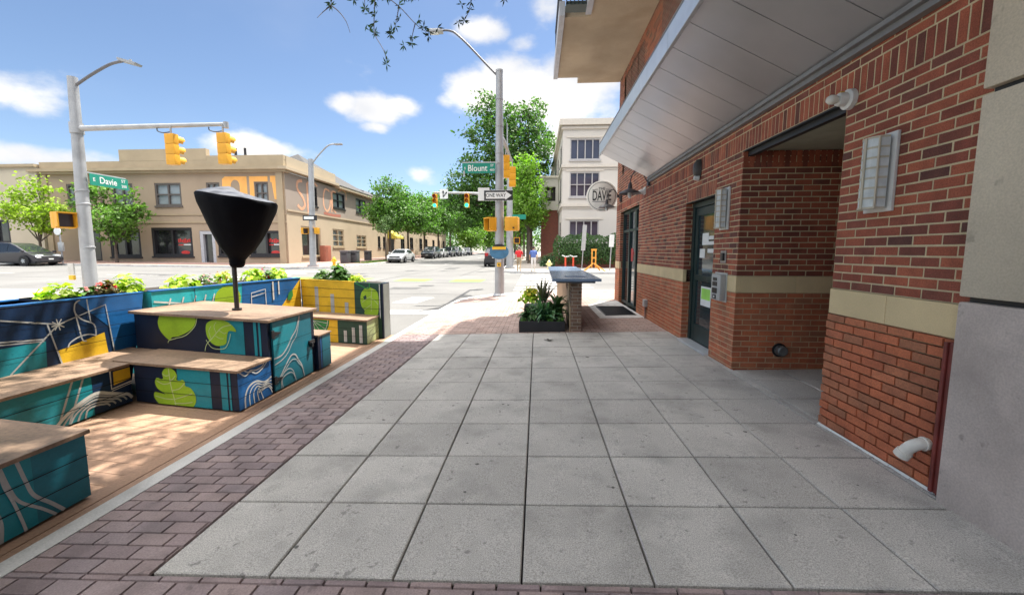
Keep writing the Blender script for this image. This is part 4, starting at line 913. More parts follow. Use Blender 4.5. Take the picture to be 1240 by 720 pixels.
# E: end wall with bench
t = thing('painted_planter', 'yellow and dark green painted end wall with white bars and a lime leaf', 'planter', PT(-3.6, 5.2, -.08), 'painted planters around the parklet')
mb = MB(PT).m(DGR); mb.box(-4.36, -2.79, 5.105, 5.46, -.08, .94); mb.m(INK).bbox(-2.789, -2.755, 5.11, 5.47, -.1, .945, .004); mb.m(M('end_panel', (.20,.22,.20), .5)).box(-2.754, -2.75, 5.14, 5.44, -.08, .93)
mb.m(soil).box(-4.34, -2.82, 5.16, 5.44, .941, .944); mb.m(YEL).box(-4.37, -3.30, 5.098, 5.15, .9405, .952)
mu = Mural(mb, lambda a, w, d: (a, 5.105-d, w)); mu.rect(YEL, -4.36, -3.30, -.08, .94); mu.poly(BLUE, [(-4.36,.94),(-4.36,.3),(-4.335,.5)])
for a, h in ((-4.05,.82),(-3.74,.70),(-3.46,.56)): mu.rect(GREYW, a-.035, a+.035, .33, h)
ml = [(-2.94,.845),(-3.01,.865),(-3.10,.83),(-3.165,.74),(-3.185,.62),(-3.165,.50),(-3.11,.43),(-3.115,.37),(-3.03,.345),(-2.93,.345),(-2.86,.37),(-2.835,.5),(-2.83,.68),(-2.86,.80)]
mu.poly(LIME, curve(ml+[ml[0]], 4)[:-1]); mu.line(PALE, curve([(-2.95,.84),(-2.97,.7),(-2.98,.42)]), .008); mu.poly(DGR, [(-3.13,.68),(-3.07,.72),(-3.06,.64),(-3.10,.62)]); mu.line(PALE, curve([(-2.96,.70),(-3.05,.66),(-3.15,.58)]), .007); mu.line(PALE, curve([(-2.97,.55),(-3.04,.50),(-3.12,.44)]), .007); mu.line(PALE, curve([(-2.96,.66),(-2.90,.62),(-2.84,.55)]), .007)
mu.line(MIDG, curve([(-3.28,.93),(-3.15,.88),(-3.05,.84),(-3.0,.87),(-3.0,.94)]), .02); mu.rect(OFFW, -2.815, -2.80, .30, .93)
mu.grooves(-4.36, -2.79, (.47, .64, .80), .006); mb.build('planter_body', t)
t = thing('painted_bench', 'yellow and dark green painted bench with white bars at the far end of the parklet', 'bench', PT(-3.5, 4.8, -.08), 'painted benches of the parklet')
mb = MB(PT).m(DGR); mb.box(-4.36, -2.855, 4.56, 5.10, -.07, .325); mu = Mural(mb, lambda a, w, d: (a, 4.56-d, w)); mu.rect(YEL, -4.36, -3.38, -.07, .325)
mu.poly(MIDG, [(-3.86,-.02)]+[(-3.86+.33*math.cos(w), .31+.33*math.sin(w)) for w in [-.45*math.pi+i*.45*math.pi/8 for i in range(9)]]+[(-3.86,.31)])
for i in range(4): w = -.42*math.pi+i*.12*math.pi; mu.line(OFFW, [(-3.84,.29),(-3.86+.29*math.cos(w),.31+.29*math.sin(w))], .008)
mu.line(OFFW, curve([(-3.86+.30*math.cos(w), .31+.30*math.sin(w)) for w in [-.45*math.pi+i*.45*math.pi/8 for i in range(9)]], 2), .010)
for a, h in ((-3.24,.15),(-3.09,.21),(-2.955,.26)): mu.rect(GREYW, a-.028, a+.028, -.05, h); mu.line(OFFW, [(a-.02,-.05),(a-.02,h)], .010)
mu2 = Mural(mb, lambda a, w, d: (-2.855+d, a, w)); mu2.rect(PALE, 4.58, 5.10, -.07, .325); mu2.line(DGR, curve([(4.6,.02),(4.7,.12),(4.85,.16),(5.0,.28)]), .008); mu2.line(DGR, curve([(4.7,-.05),(4.8,.03),(4.95,.06),(5.1,.15)]), .008); mu2.grooves(4.56, 5.1, (.06,.19), .005); mu.grooves(-4.36, -2.86, (.06,.19), .005)
mb.build('bench_body', t); mb = MB(PT).m(wood); mb.bbox(-4.4, -2.83, 4.535, 4.82, .327, .357, .004); mb.bbox(-4.4, -2.83, 4.824, 5.10, .327, .357, .004); mb.build('bench_top', t)
# closed umbrella / heater under a black cover, standing in the table
t = thing('covered_umbrella', 'patio umbrella wrapped in a black cover on a dark pole through the table', 'umbrella', PT(-3.62, 2.46, .775))
MB(PT).m(M('umbrella_pole', (.05,.043,.04), .4, metal=.3)).tube([(-3.62,2.46,.776),(-3.62,2.46,1.42)], .028, 14).tube([(-3.62,2.46,.776),(-3.62,2.46,.80)], .055, 16).build('pole', t, 50)
cov = M('black_cover', (.0022,.0025,.005), .7, var=.3, scale=4, bump=.9, bscale=7, spec=.10)
covt = M('cover_top', (.10,.105,.12), .5, var=.25, scale=5, bump=.2, bscale=12)
mb = MB(PT).m(cov); NN = 48
rings = [(z_, r_, .05+.068*(z_-1.3)/.8) for z_, r_ in ((1.30,.055),(1.325,.08),(1.36,.086),(1.40,.088),(1.45,.120),(1.53,.185),(1.66,.252),(1.80,.318),(1.92,.368),(2.02,.412),(2.08,.426),(2.115,.432),(2.135,.42))]
def cov_pt(z_, r_, dx, w):
    tz = min(1, (z_-1.3)/.8); rr = r_*(1 + .030*(abs(math.sin(3.5*w+z_*1.2))-.6)*(1 if z_ < 2.1 else .3) + .010*math.sin(5*w+z_*3) + .012*math.sin(13*w+z_*5) + .008*math.sin(23*w)) + .022*max(0, math.cos(w-.1))*math.sin(math.pi*min(1, tz*.93))**2
    return (-3.63+dx+rr*math.cos(w), 2.46+rr*math.sin(w), z_ - .046*tz*math.cos(w) + .003*math.sin(6*w)*tz)
vs = []
for z_, r_, dx in rings: vs += [cov_pt(z_, r_, dx, 2*math.pi*j/NN) for j in range(NN)]
lid = [(2.155,.38,.115),(2.18,.29,.10),(2.205,.16,.09),(2.215,.06,.09)]
nr0 = len(rings)
mb.add(vs, [(i*NN+j, i*NN+(j+1)%NN, (i+1)*NN+(j+1)%NN, (i+1)*NN+j) for i in range(nr0-1) for j in range(NN)] + [tuple(range(NN))])
mb.m(covt); vt = vs[(nr0-1)*NN:]
for z_, r_, dx in lid: vt += [cov_pt(z_, r_, dx, 2*math.pi*j/NN) for j in range(NN)]
k_ = len(lid); mb.add(vt, [(i*NN+j, i*NN+(j+1)%NN, (i+1)*NN+(j+1)%NN, (i+1)*NN+j) for i in range(k_) for j in range(NN)] + [tuple(range(k_*NN, (k_+1)*NN))])
mb.build('cover', t, 70)
# flowers in the planters
def flowers(u, v, label, mat, r, n, s, bl=None, w=.955):
    p = Vector(PT(u, v, w)); t = thing('bedding_plant', label, 'plant', p, 'bedding plants in the parklet planters')
    r = (r[0]*1.1, r[1]*1.1, r[2]*1.35); mb = MB().m(mat); leaf_clump(mb, p + Vector((0,0,.0)), r, int(n*1.5), s*1.1); mb.build('leaves', t, 60)
    if bl:
        mb = MB().m(bl[0]); leaf_clump(mb, p + Vector((0,0,.035)), (r[0]*bl[2], r[1]*bl[2], r[2]*.95), bl[1], s*.55); mb.build('blossom', t, 60)
flowers(-4.83, 1.44, 'lime sweet-potato leaves at the left end of the navy planter', lime, (.12,.19,.14), 44, .09)
flowers(-4.86, 1.74, 'small pink flowers beside the lime leaves on the navy planter', midg, (.06,.09,.09), 24, .06, (pink, 26, .9))
flowers(-4.83, 1.94, 'red flowers with bronze leaves on the navy planter', M('bronze_leaf', (.16,.14,.04), .5, var=.2, island=.3, trans=.3), (.11,.13,.12), 50, .07, (red, 60, .9))
flowers(-4.86, 2.20, 'large lime clump at the right end of the navy planter', lime, (.14,.17,.17), 80, .08)
flowers(-4.78, 2.92, 'lime leaves at the left end of the turquoise planter', lime, (.15,.22,.13), 90, .08)
flowers(-4.78, 3.32, 'pale pink flowers between lime and yellow clumps on the turquoise planter', paleg, (.10,.10,.13), 40, .06, (pink, 40, .9))
flowers(-4.72, 3.62, 'yellow flowers with orange blooms on the turquoise planter', lime, (.14,.14,.15), 60, .07, (orange_, 40, .8))
flowers(-4.70, 4.25, 'lime leaves left of the tall red flowers on the blue planter', lime, (.15,.17,.17), 90, .08)
flowers(-4.66, 4.52, 'tall red flowers in the middle of the blue planter', midg, (.09,.09,.17), 30, .07, (red, 40, .9))
flowers(-4.62, 4.80, 'lime leaves right of the tall red flowers on the blue planter', lime, (.14,.18,.16), 90, .08)
flowers(-4.02, 5.30, 'pale green leaves at the left end of the yellow planter', paleg, (.14,.11,.14), 70, .08)
flowers(-3.66, 5.30, 'dark green leafy plant in the middle of the yellow planter', midg, (.20,.12,.22), 90, .10)
flowers(-3.34, 5.30, 'trailing yellow flowers at the right end of the yellow planter', lime, (.16,.10,.10), 50, .07, (yellow, 50, 1.0), .94)

# ================================================================== POLES, SIGNALS, SIGNS
def place(loc, rz=0):
    c, s = math.cos(rz), math.sin(rz)
    return lambda x, y, z: (loc[0]+c*x-s*y, loc[1]+s*x+c*y, loc[2]+z)
galv = M('galvanised_steel', (.36,.365,.37), .5, var=.10, scale=3, metal=.35, fine=.05, fscale=60, stain=.25, stscale=2)
sigy = M('signal_yellow', (.64,.31,.018), .42, var=.08, scale=5, spec=.5)
lensoff = {'red': M('lens_red', (.25,.02,.01), .25), 'amber': M('lens_amber', (.35,.13,.01), .25), 'green': M('lens_green', (.01,.10,.06), .25)}
lenson = M('lens_green_lit', (.02,.9,.45), .3, emit=1.2); lensredon = M('lens_red_lit', (.9,.06,.02), .3, emit=.7)
def signal(label, loc, rz, lit=None, group=None, tail=.25, size=1.0):
    """three-lens signal head, local front is -y; loc is the top centre"""
    t = thing('traffic_light', label, 'traffic light', loc, group); X = place(loc, rz)
    mb = MB(X).m(sigy)
    for i in range(3): mb.bbox(-.18, .18, -.02, .20, -.355*(i+1)+.004, -.355*i, .02)
    mb.build('housing', t, 40)
    for i, k in enumerate(('red','amber','green')):
        c = (0, -.02, -.355*i-.18)
        ln = MB(X).m(lenson if lit == k == 'green' else lensredon if lit == k else lensoff[k]).lathe([(0,-.035),(.08,-.03),(.14,-.005),(.145,.01)], c, 20, 'y').build('lens', t, 60)
        vs = []; fs = []; n = 18
        for j in range(n+1):
            w = -.22*math.pi + 1.44*math.pi*j/n
            for y, rr in ((-.0,.165),(-.27,.165),(-.27,.158),(-.0,.158)): vs.append((c[0]+rr*math.cos(w), c[1]+y*(1 if math.sin(w) > 0 else .75), c[2]+rr*math.sin(w)))
        for j in range(n): fs += [(4*j+a, 4*j+(a+1)%4, 4*j+4+(a+1)%4, 4*j+4+a) for a in range(4)]
        MB(X).m(sigy).add(vs, fs).build('visor', t, 40)
    MB(X).m(galv).tube([(0,.09,0),(0,.09,tail)], .03, 8).build('bracket', t, 50)
    t.scale = (size,)*3
    return t
def ped_signal(label, loc, rz, group=None, lit=True, face=True):
    t = thing('pedestrian_signal', label, 'pedestrian signal', loc, group); X = place(loc, rz)
    MB(X).m(sigy).bbox(-.235, .235, -.0, .22, -.24, .24, .03).build('housing', t, 40)
    mb = MB(X).m(M('ped_screen', (.03,.022,.025), .3)); mb.box(-.185, .185, -.012, -.001, -.19, .19); mb.build('screen', t)
    mb = MB(X).m(sigy); mb.box(-.235, .235, -.20, -.0, .20, .236); mb.box(-.235, -.2, -.18, -.0, -.2, .2); mb.box(.2, .235, -.18, -.0, -.2, .2); mb.box(-.235,.235,-.06,0,-.236,-.2); mb.build('visor', t)
    return t
SGREEN = M('sign_green', (.008,.21,.145), .45, var=.05); SWHITE = M('sign_white_paint', (.68,.69,.67), .5, var=.04); SALU = M('sign_back', (.42,.43,.43), .5, metal=.4, var=.1)

# corner pole
pz = plaza(-1.29, 12.7)
t = thing('signal_pole', 'tall galvanised signal pole with a long lamp arm at the near street corner', 'signal pole', (-1.29, 12.7, pz))
mb = MB().m(galv); mb.tube([(-1.29,12.7,pz),(-1.28,12.7,3.5),(-1.27,12.7,7.65)], [.175,.15,.118], 24).tube([(-1.27,12.7,7.6),(-1.27,12.7,7.67)], .125, 24); mb.lathe([(.25,0),(.25,.03),(.19,.10),(.185,.10)], (-1.29,12.7,pz), 20)
for a in range(3): mb.tube([(-1.275,12.7,4.9+a*.9),(-1.275,12.7,4.94+a*.9)], .15-.006*a, 20)
mb.build('pole', t, 40)
P = [(-1.3,12.7,7.45),(-1.75,12.7,7.90),(-2.35,12.7,8.52),(-2.75,12.7,8.88),(-2.92,12.7,8.97),(-3.1,12.7,9.0),(-3.25,12.7,8.99)]
MB().m(M('lamp_arm_dark', (.13,.13,.14), .5, metal=.3, var=.1)).tube(curve(P, 5), .035, 10).build('lamp_arm', t, 50)
mb = MB().m(galv); mb.bbox(-3.66, -3.2, 12.58, 12.82, 8.92, 9.03, .03); lh = mb.build('lamp_head', t, 40); MB().m(frost).bbox(-3.62, -3.35, 12.61, 12.79, 8.895, 8.925, .01).build('lens', lh, 40)
MB().m(galv).tube([(-1.27,12.75,5.55),(-1.24,14.5,5.72),(-1.2,18.2,5.80)], [.09,.075,.06], 12).build('mast_arm', t, 50)
signal('yellow traffic light half hidden behind the near corner pole, seen from its back', (-1.27, 15.4, 5.42), math.pi+.2, None, None, .35, .85)
signal('yellow traffic light on the end of the corner mast arm, just right of the pole', (-1.14, 17.8, 5.42), math.pi+.2, None, None, .4, .85)
t = thing('street_sign', 'green street name sign reading Blount on the near corner pole', 'street sign', (-1.95, 12.53, 4.4))
MB().m(SGREEN).box(-2.56, -1.41, 12.52, 12.535, 4.215, 4.555).build('blade', t)
mb = MB().m(SWHITE); fn = lambda u, v: (-2.0+u, 12.5165, 4.385+v); mb.text('Blount', .30, lambda u, v: fn(u-.03, v-.01), sx=.86); mb.text('S', .12, lambda u, v: fn(u-.47, v-.01)); mb.text('ST', .11, lambda u, v: fn(u+.48, v+.08)); mb.text('400', .11, lambda u, v: fn(u+.48, v-.07)); mb.build('lettering', t)
MB().m(SALU).box(-2.56, -1.25, 12.525, 12.545, 4.557, 4.60).box(-2.53, -2.47, 12.505, 12.519, 4.12, 4.30).build('bracket', t)
t = thing('one_way_sign', 'black and white one way arrow sign on the near corner pole', 'traffic sign', (-1.29, 12.5, 3.46))
MB().m(M('sign_black_plate', (.012,.012,.013), .5)).box(-1.80, -.80, 12.50, 12.512, 3.27, 3.63).build('plate', t)
mb = MB().m(SWHITE); mb.poly([(x, 12.4985, z) for x, z in ((-1.74,3.34),(-1.06,3.34),(-1.06,3.30),(-.84,3.45),(-1.06,3.60),(-1.06,3.56),(-1.74,3.56))]); mb.m(MATS['sign_black_plate']).text('ONE WAY', .175, lambda u, v: (-1.39+u, 12.4965, 3.45+v), sx=.85); mb.m(SWHITE)
for q in ((-1.80,-.80,3.27,3.28),(-1.80,-.80,3.62,3.63)): mb.box(q[0], q[1], 12.4985, 12.4995, q[2], q[3])
mb.build('arrow', t)
t = thing('regulatory_sign', 'white sign plate just left of the one way sign', 'traffic sign', (-1.9, 12.55, 3.5)); MB().m(SWHITE).box(-2.02, -1.62, 12.53, 12.54, 3.28, 3.72).build('plate', t)
MB().m(blk).box(-1.72, -1.66, 12.525, 12.529, 3.33, 3.42).build('mark', t)
ped_signal('yellow pedestrian signal left of the near corner pole, seen from the side', (-1.58, 12.72, 2.47), -1.0)
t = ped_signal('yellow pedestrian signal right of the near corner pole, seen from its back', (-.83, 12.62, 2.47), math.pi-.1)
MB().m(blk).box(-.80, -.74, 12.37, 12.40, 2.31, 2.36).build('cap', t)
t = thing('pole_ad_badge', 'rounded blue and yellow notice board strapped to the near corner pole', 'sign', (-1.29, 12.4, 1.6))
MB().m(M('badge_blue', (.05,.16,.28), .4, var=.2, scale=9)).prism([(-1.28+.34*math.cos(w), 12.46, 1.50+.26*math.sin(w)) for w in [2*math.pi*i/24 for i in range(24)]], (0,.03,0)).build('panel', t)
mb = MB().m(M('badge_yellow', (.75,.45,.03), .5)); mb.box(-1.52, -1.04, 12.445, 12.458, 1.58, 1.68); mb.m(blk).prism([(-1.28+.22*math.cos(w), 12.452, 1.68+.09*math.sin(w)) for w in [math.pi*i/10 for i in range(11)]], (0,.01,0)); mb.build('band', t)
t = thing('push_button', 'yellow pedestrian push button low on the near corner pole', 'push button', (-1.29, 12.5, 1.05)); mb = MB().m(M('badge_yellow', (.75,.45,.03), .5)); mb.bbox(-1.36, -1.22, 12.47, 12.535, .98, 1.12, .01); mb.m(SWHITE).box(-1.37, -1.21, 12.51, 12.53, 1.14, 1.38); mb.build('housing', t); MB().m(blk).lathe([(0,-.02),(.03,-.015),(.03,0)], (-1.29,12.47,1.05), 14, 'y').build('button', t)
MB().m(blk).box(-1.33, -1.25, 12.505, 12.5095, 1.24, 1.30).build('symbol', t)

# left pole across the street
lz = road(-13.7, 9.8)+.13
t = thing('signal_pole', 'leaning grey signal pole with mast arm over the road behind the navy planter', 'signal pole', (-13.72, 9.8, lz))
mb = MB().m(galv); mb.tube([(-13.74,9.8,lz),(-13.70,9.8,3.0),(-13.60,9.8,6.6)], [.185,.155,.12], 24)
for z in (1.6, 2.9, 3.3): mb.tube([(-13.68,9.8,z),(-13.69,9.8,z+.03)], .17, 22)
mb.tube([(-13.64,9.8,5.0),(-13.64,9.8,5.3)], .165, 22); mb.build('pole', t, 40)
MB().m(galv).tube([(-13.6,9.8,5.14),(-11.4,9.8,5.17),(-9.02,9.8,5.19)], [.085,.07,.055], 12).tube([(-9.0,9.8,5.08),(-9.0,9.8,5.25)], .07, 10).build('mast_arm', t, 50)
MB().m(M('lamp_arm_dark', (.13,.13,.14), .5)).tube(curve([(-13.55,9.8,6.35),(-13.0,9.8,6.65),(-12.4,9.8,6.92),(-12.0,9.8,7.0)],5), .04, 10).build('lamp_arm', t, 50)
mb = MB().m(M('lamp_grey', (.28,.29,.30), .5)); mb.prism([(-12.05,9.68,7.0),(-11.55,9.68,6.86),(-11.50,9.68,6.91),(-12.05,9.68,7.07)], (0,.24,0)); mb.box(-11.78,-11.72,9.78,9.82,6.98,7.04); mb.build('lamp_head', t)
for x, lab in ((-10.66, 'inner yellow traffic light hanging under the left mast arm'), (-9.07, 'yellow traffic light hanging from the tip of the left mast arm')):
    s_ = signal(lab, (x, 9.83, 4.93), math.pi-.08, None, 'signals on the left mast arm', .26, .83)
    MB().m(railm).tube(curve([(x-.06,9.75,5.0),(x-.3,9.75,4.98),(x-.5,9.75,5.04),(x-.52,9.75,5.14)],5), .02, 6).build('cable', s_, 50)
t = thing('street_sign', 'green street name sign reading Davie on the leaning left pole', 'street sign', (-13.45, 10.4, 3.7))
MB().m(SGREEN).box(-13.46, -13.445, 9.85, 11.05, 3.52, 3.86).build('blade', t)
mb = MB().m(SWHITE); fn = lambda u, v: (-13.4415, 10.45+u, 3.69+v); mb.text('Davie', .28, lambda u, v: fn(u-.05, v), sx=.85); mb.text('E', .15, lambda u, v: fn(u-.48, v)); mb.text('ST', .13, lambda u, v: fn(u+.44, v+.08)); mb.text('200', .12, lambda u, v: fn(u+.45, v-.08)); mb.build('lettering', t); MB().m(SALU).box(-13.49, -13.465, 9.8, 11.0, 3.862, 3.90).build('bracket', t)
ped_signal('yellow pedestrian signal with a dark screen on the leaning left pole', (-14.0, 9.5, 2.44), 1.25)
t = thing('push_button', 'pale push button plate with yellow base on the leaning left pole', 'push button', (-13.9, 9.55, .9)); MB().m(M('pale_plate', (.5,.49,.45), .5)).box(-14.10, -13.92, 9.52, 9.56, .82, 1.16).build('plate', t); MB().m(MATS['badge_yellow']).bbox(-14.05, -13.9, 9.47, 9.55, .66, .80, .01).build('housing', t)

# far corner pole with two lit signals
fz = road(-2.15, 31.4)+.13
t = thing('signal_pole', 'far corner signal pole whose arm carries the green lights', 'signal pole', (-2.12, 31.2, fz))
MB().m(galv).tube([(-2.12,31.2,fz),(-2.14,31.2,7.6)], [.30,.20], 16).tube([(-2.12,31.2,fz),(-2.12,31.2,fz+.12)], .42, 16).build('pole', t, 40)
MB().m(galv).tube([(-2.2,31.2,5.85),(-5.2,31.2,6.05),(-8.15,31.2,6.12)], [.13,.10,.07], 10).build('mast_arm', t, 50)
MB().m(galv).tube([(-2.14,31.2,7.5),(-2.3,31.2,9.6),(-2.32,31.2,11.3)], [.06,.05,.04], 8).build('lamp_arm', t, 50)
for x, lab in ((-8.05, 'left of the two traffic lights showing green over the far road'), (-5.5, 'right of the two traffic lights showing green over the far road')): signal(lab, (x, 31.1, 6.0), 0, 'green', 'green signals over the far road', .2)
t = thing('lane_sign', 'white lane arrow sign between the two green traffic lights', 'traffic sign', (-7.2, 31.0, 6.0)); MB().m(SWHITE).box(-7.62, -6.98, 31.0, 31.02, 5.62, 6.36).build('plate', t)
mb = MB().m(blk); mb.box(-7.38, -7.32, 30.985, 30.995, 5.72, 6.1); mb.poly([(-7.45,30.985,6.08),(-7.25,30.985,6.08),(-7.35,30.985,6.28)]); mb.add([(-7.33,30.98,5.8),(-7.28,30.98,5.77),(-7.10,30.98,6.06),(-7.15,30.98,6.09)], [(0,1,2,3)]); mb.poly([(-7.20,30.98,6.02),(-7.04,30.98,6.0),(-7.06,30.98,6.18)]); mb.build('arrow', t)
ped_signal('small yellow pedestrian signal lit red-orange on the far corner pole', (-1.55, 30.9, 2.35), .1)
t = thing('street_sign', 'small teal street name sign seen behind the near corner signals', 'street sign', (-1.4, 31.1, 4.2)); MB().m(SGREEN).box(-1.9, -.85, 31.0, 31.02, 4.0, 4.36).build('blade', t)

# streetlight on the left far corner
sz_ = road(-17.5, 30)+.13
t = thing('street_light', 'grey street light with a curved arm in front of the tan corner building', 'street light', (-17.7, 30.2, sz_))
MB().m(galv).tube([(-17.75,30.2,sz_),(-17.5,30.2,8.6)], [.26,.19], 16).tube([(-17.75,30.2,sz_),(-17.75,30.2,sz_+.15)], .42, 16).build('pole', t, 40)
MB().m(galv).tube(curve([(-17.45,30.2,8.2),(-16.9,30.2,8.85),(-16.2,30.2,9.5),(-15.8,30.2,9.68),(-15.5,30.2,9.68)],5), .06, 8).build('lamp_arm', t, 50)
MB().m(galv).bbox(-15.55, -14.95, 30.05, 30.35, 9.62, 9.74, .04).build('lamp_head', t, 40)
for x, rz, lab in ((-18.15, .9, 'pedestrian signal facing left on the grey street light'), (-17.25, -.9, 'pedestrian signal facing right on the grey street light')): ped_signal(lab, (x, 30.0, 3.1), rz)
t = thing('one_way_sign', 'one way sign on the grey street light before the tan building', 'traffic sign', (-17.7,29.95,4.1)); MB().m(blk).box(-18.25, -17.1, 29.94, 29.955, 3.9, 4.3).build('plate', t); MB().m(SWHITE).box(-18.15, -17.35, 29.93, 29.938, 3.99, 4.21).build('arrow', t)

# sign posts, hydrants, bins, far corner clutter
def post_sign(label, loc, h, w_, hh, tilt, mat, face):
    t = thing('sign_post', label, 'sign post', loc); X = lambda x, y, z: (loc[0]+x+tilt*z, loc[1]+y, loc[2]+z)
    MB(X).m(galv).box(-.035, .035, -.02, .02, 0, h).build('post', t); MB(X).m(mat).box(-w_/2, w_/2, -.04, -.022, h-hh, h-.03).build('plate', t); return t
post_sign('leaning post with a narrow pale sign plate beside the ivy hedge', (3.55, 31.0, .12), 3.45, .32, 2.0, .055, SALU, 0)
post_sign('white parking sign on a slim post at the right end of the ivy hedge', (5.25, 28.2, .12), 2.6, .34, .9, .04, SWHITE, 0)
def hydrant(label, loc, mat):
    t = thing('fire_hydrant', label, 'fire hydrant', loc); mb = MB().m(mat)
    mb.lathe([(.17,0),(.17,.05),(.12,.07),(.12,.48),(.15,.50),(.15,.54),(.12,.58),(.09,.66),(.03,.72),(.03,.77),(0,.77)], loc, 18)
    mb.build('barrel', t, 40); mb = MB().m(mat)
    for s in (-1, 1): mb.tube([(loc[0]+s*.1,loc[1],loc[2]+.40),(loc[0]+s*.23,loc[1],loc[2]+.40)], .06, 12)
    mb.tube([(loc[0],loc[1]-.1,loc[2]+.36),(loc[0],loc[1]-.24,loc[2]+.36)], .075, 12); mb.build('nozzle', t, 40); return t
hydrant('yellow fire hydrant on the far left corner', (-16.9, 32.0, road(-16.9,32)+.13), M('hydrant_yellow', (.75,.42,.02), .5))
hydrant('pale cream fire hydrant by the bush on the right far pavement', (.95, 29.5, road(.9,29.5)+.13), M('hydrant_cream', (.75,.66,.32), .5))
def bin_(label, loc, s=1.0):
    t = thing('litter_bin', label, 'bin', loc); x, y, z = loc
    MB().m(M('bin_grey', (.055,.055,.06), .5, var=.15)).bbox(x-.36*s, x+.36*s, y-.36*s, y+.36*s, z, z+1.05*s, .04).build('body', t, 40); mb = MB().m(M('bin_lid', (.10,.10,.105), .5)); mb.bbox(x-.40*s, x+.40*s, y-.40*s, y+.40*s, z+1.051*s, z+1.2*s, .05); mb.build('lid', t, 40)
    MB().m(blk).box(x-.22*s, x+.22*s, y-.37*s, y-.362*s, z+.78*s, z+.95*s).build('opening', t)
bin_('left grey litter bin by the grass verge', (-18.0, 36.5, road(-18,36.5)+.13)); bin_('right grey litter bin of the pair by the grass verge', (-17.6, 37.6, road(-17.6,37.6)+.13)); bin_('small dark litter bin by the wall behind the white car', (-19.3, 45.0, road(-19.3,45)+.13), .9)
t = thing('utility_cabinet', 'rust red utility cabinet against the tan side wall', 'cabinet', (-21.6, 39.8, road(-21.6,39.8))); MB().m(M('rust_red', (.30,.10,.06), .6, var=.15)).bbox(-21.95, -21.4, 39.3, 40.6, road(-21.6,40)+.13, road(-21.6,40)+1.75, .03).build('body', t, 40); MB().m(M('rust_red2', (.24,.08,.05), .6)).box(-21.39, -21.38, 39.4, 39.9, road(-21.6,40)+.25, road(-21.6,40)+1.6).build('door', t)
t = thing('barricade_stand', 'orange folding barricade stand in front of the ivy hedge', 'barricade', (4.05, 27.6, .12)); orm = M('stand_orange', (.75,.33,.05), .5, var=.1)
MB().m(orm).box(3.86, 3.94, 27.55, 27.65, .35, 1.62).box(4.12, 4.20, 27.55, 27.65, .35, 1.62).box(3.84, 4.22, 27.56, 27.64, 1.55, 1.68).box(3.86, 4.20, 27.57, 27.63, 1.0, 1.1).build('frame', t)
mb = MB().m(orm)
for dx in (-.78, .78): mb.prism([(4.03-.05,27.5,.70),(4.03+.05,27.5,.70),(4.03+dx+.07,27.3,.12),(4.03+dx-.07,27.3,.12)], (0,.06,0)); mb.prism([(4.03-.05,27.7,.70),(4.03+.05,27.7,.70),(4.03+dx*.7+.07,28.1,.12),(4.03+dx*.7-.07,28.1,.12)], (0,.06,0))
mb.build('legs', t)
for i, (x, lab) in enumerate(((2.25, 'left red standpipe in front of the ivy hedge'), (2.85, 'right red standpipe in front of the ivy hedge'))):
    t = thing('standpipe', lab, 'standpipe', (x, 30.6, .15), 'red standpipes by the hedge'); MB().m(M('standpipe_red', (.6,.07,.03), .5)).tube([(x,30.6,.15),(x,30.6,1.05)], .07, 10).build('pipe', t, 50); MB().m(SALU).tube([(x-.28,30.55,1.2),(x,30.6,1.08),(x+.30,30.55,1.12)], .04, 8).build('branch', t, 50)
t = thing('parking_meter', 'grey parking meter on the far pavement left of the leaning pole', 'parking meter', (-38.3, 29.6, road(-38.3,29.6)+.13)); z = road(-38.3,29.6)+.13
MB().m(galv).tube([(-38.3,29.6,z),(-38.3,29.6,z+2.3)], .06, 8).build('post', t, 50); MB().m(M('meter_grey', (.35,.36,.36), .5)).bbox(-38.5,-38.1,29.5,29.7,z+.95,z+1.7,.08).build('meter', t, 40); MB().m(SWHITE).lathe([(0,-.02),(.3,-.02),(.3,.02)], (-38.3,29.45,z+2.55), 16, 'y').build('sign', t)

# ================================================================== FAR BUILDINGS
def win(parent, fr, gm, O, U, N, a, b, c, d, cols=2, rows=2, fw=.10, dep=.12, sill=True, name='window'):
    """window set back in an opening; O + uU + vZ"""
    O, U, N = Vector(O), Vector(U), Vector(N); Zv = Vector((0,0,1))
    def bx(mb, u0, u1, v0, v1, d0, d1):
        p = [O+U*u+Zv*v+N*d for d in (d0, d1) for u, v in ((u0,v0),(u1,v0),(u1,v1),(u0,v1))]
        mb.add(p, [(0,1,2,3),(7,6,5,4),(0,4,5,1),(1,5,6,2),(2,6,7,3),(3,7,4,0)])
    mb = MB().m(fr)
    bx(mb, a, a+fw, c, d, -dep, -.03); bx(mb, b-fw, b, c, d, -dep, -.03); bx(mb, a+fw, b-fw, c, c+fw, -dep, -.032); bx(mb, a+fw, b-fw, d-fw, d, -dep, -.032)
    for i in range(1, cols): u = a+(b-a)*i/cols; bx(mb, u-fw*.4, u+fw*.4, c+fw, d-fw, -dep, -.036)
    for i in range(1, rows): v = c+(d-c)*i/rows; bx(mb, a+fw, b-fw, v-fw*.3, v+fw*.3, -dep, -.04)
    if sill: bx(mb, a-.08, b+.08, c-.14, c-.002, -.05, .09)
    w = mb.build(name, parent); mb = MB().m(gm); bx(mb, a+fw*.5, b-fw*.5, c+fw*.5, d-fw*.5, -dep+.002, -dep+.02); mb.build('pane', w)
    return w
tan = M('tan_stucco', (.345,.265,.185), .9, var=.06, scale=.5, fine=.04, fscale=20, stain=.2, stscale=.35, stcol=(.28,.21,.145))
tan2 = M('tan_side_stucco', (.40,.325,.225), .9, var=.06, scale=.5, fine=.04, fscale=20); greyst = M('grey_side_stucco', (.27,.225,.185), .9, var=.06, scale=.5)
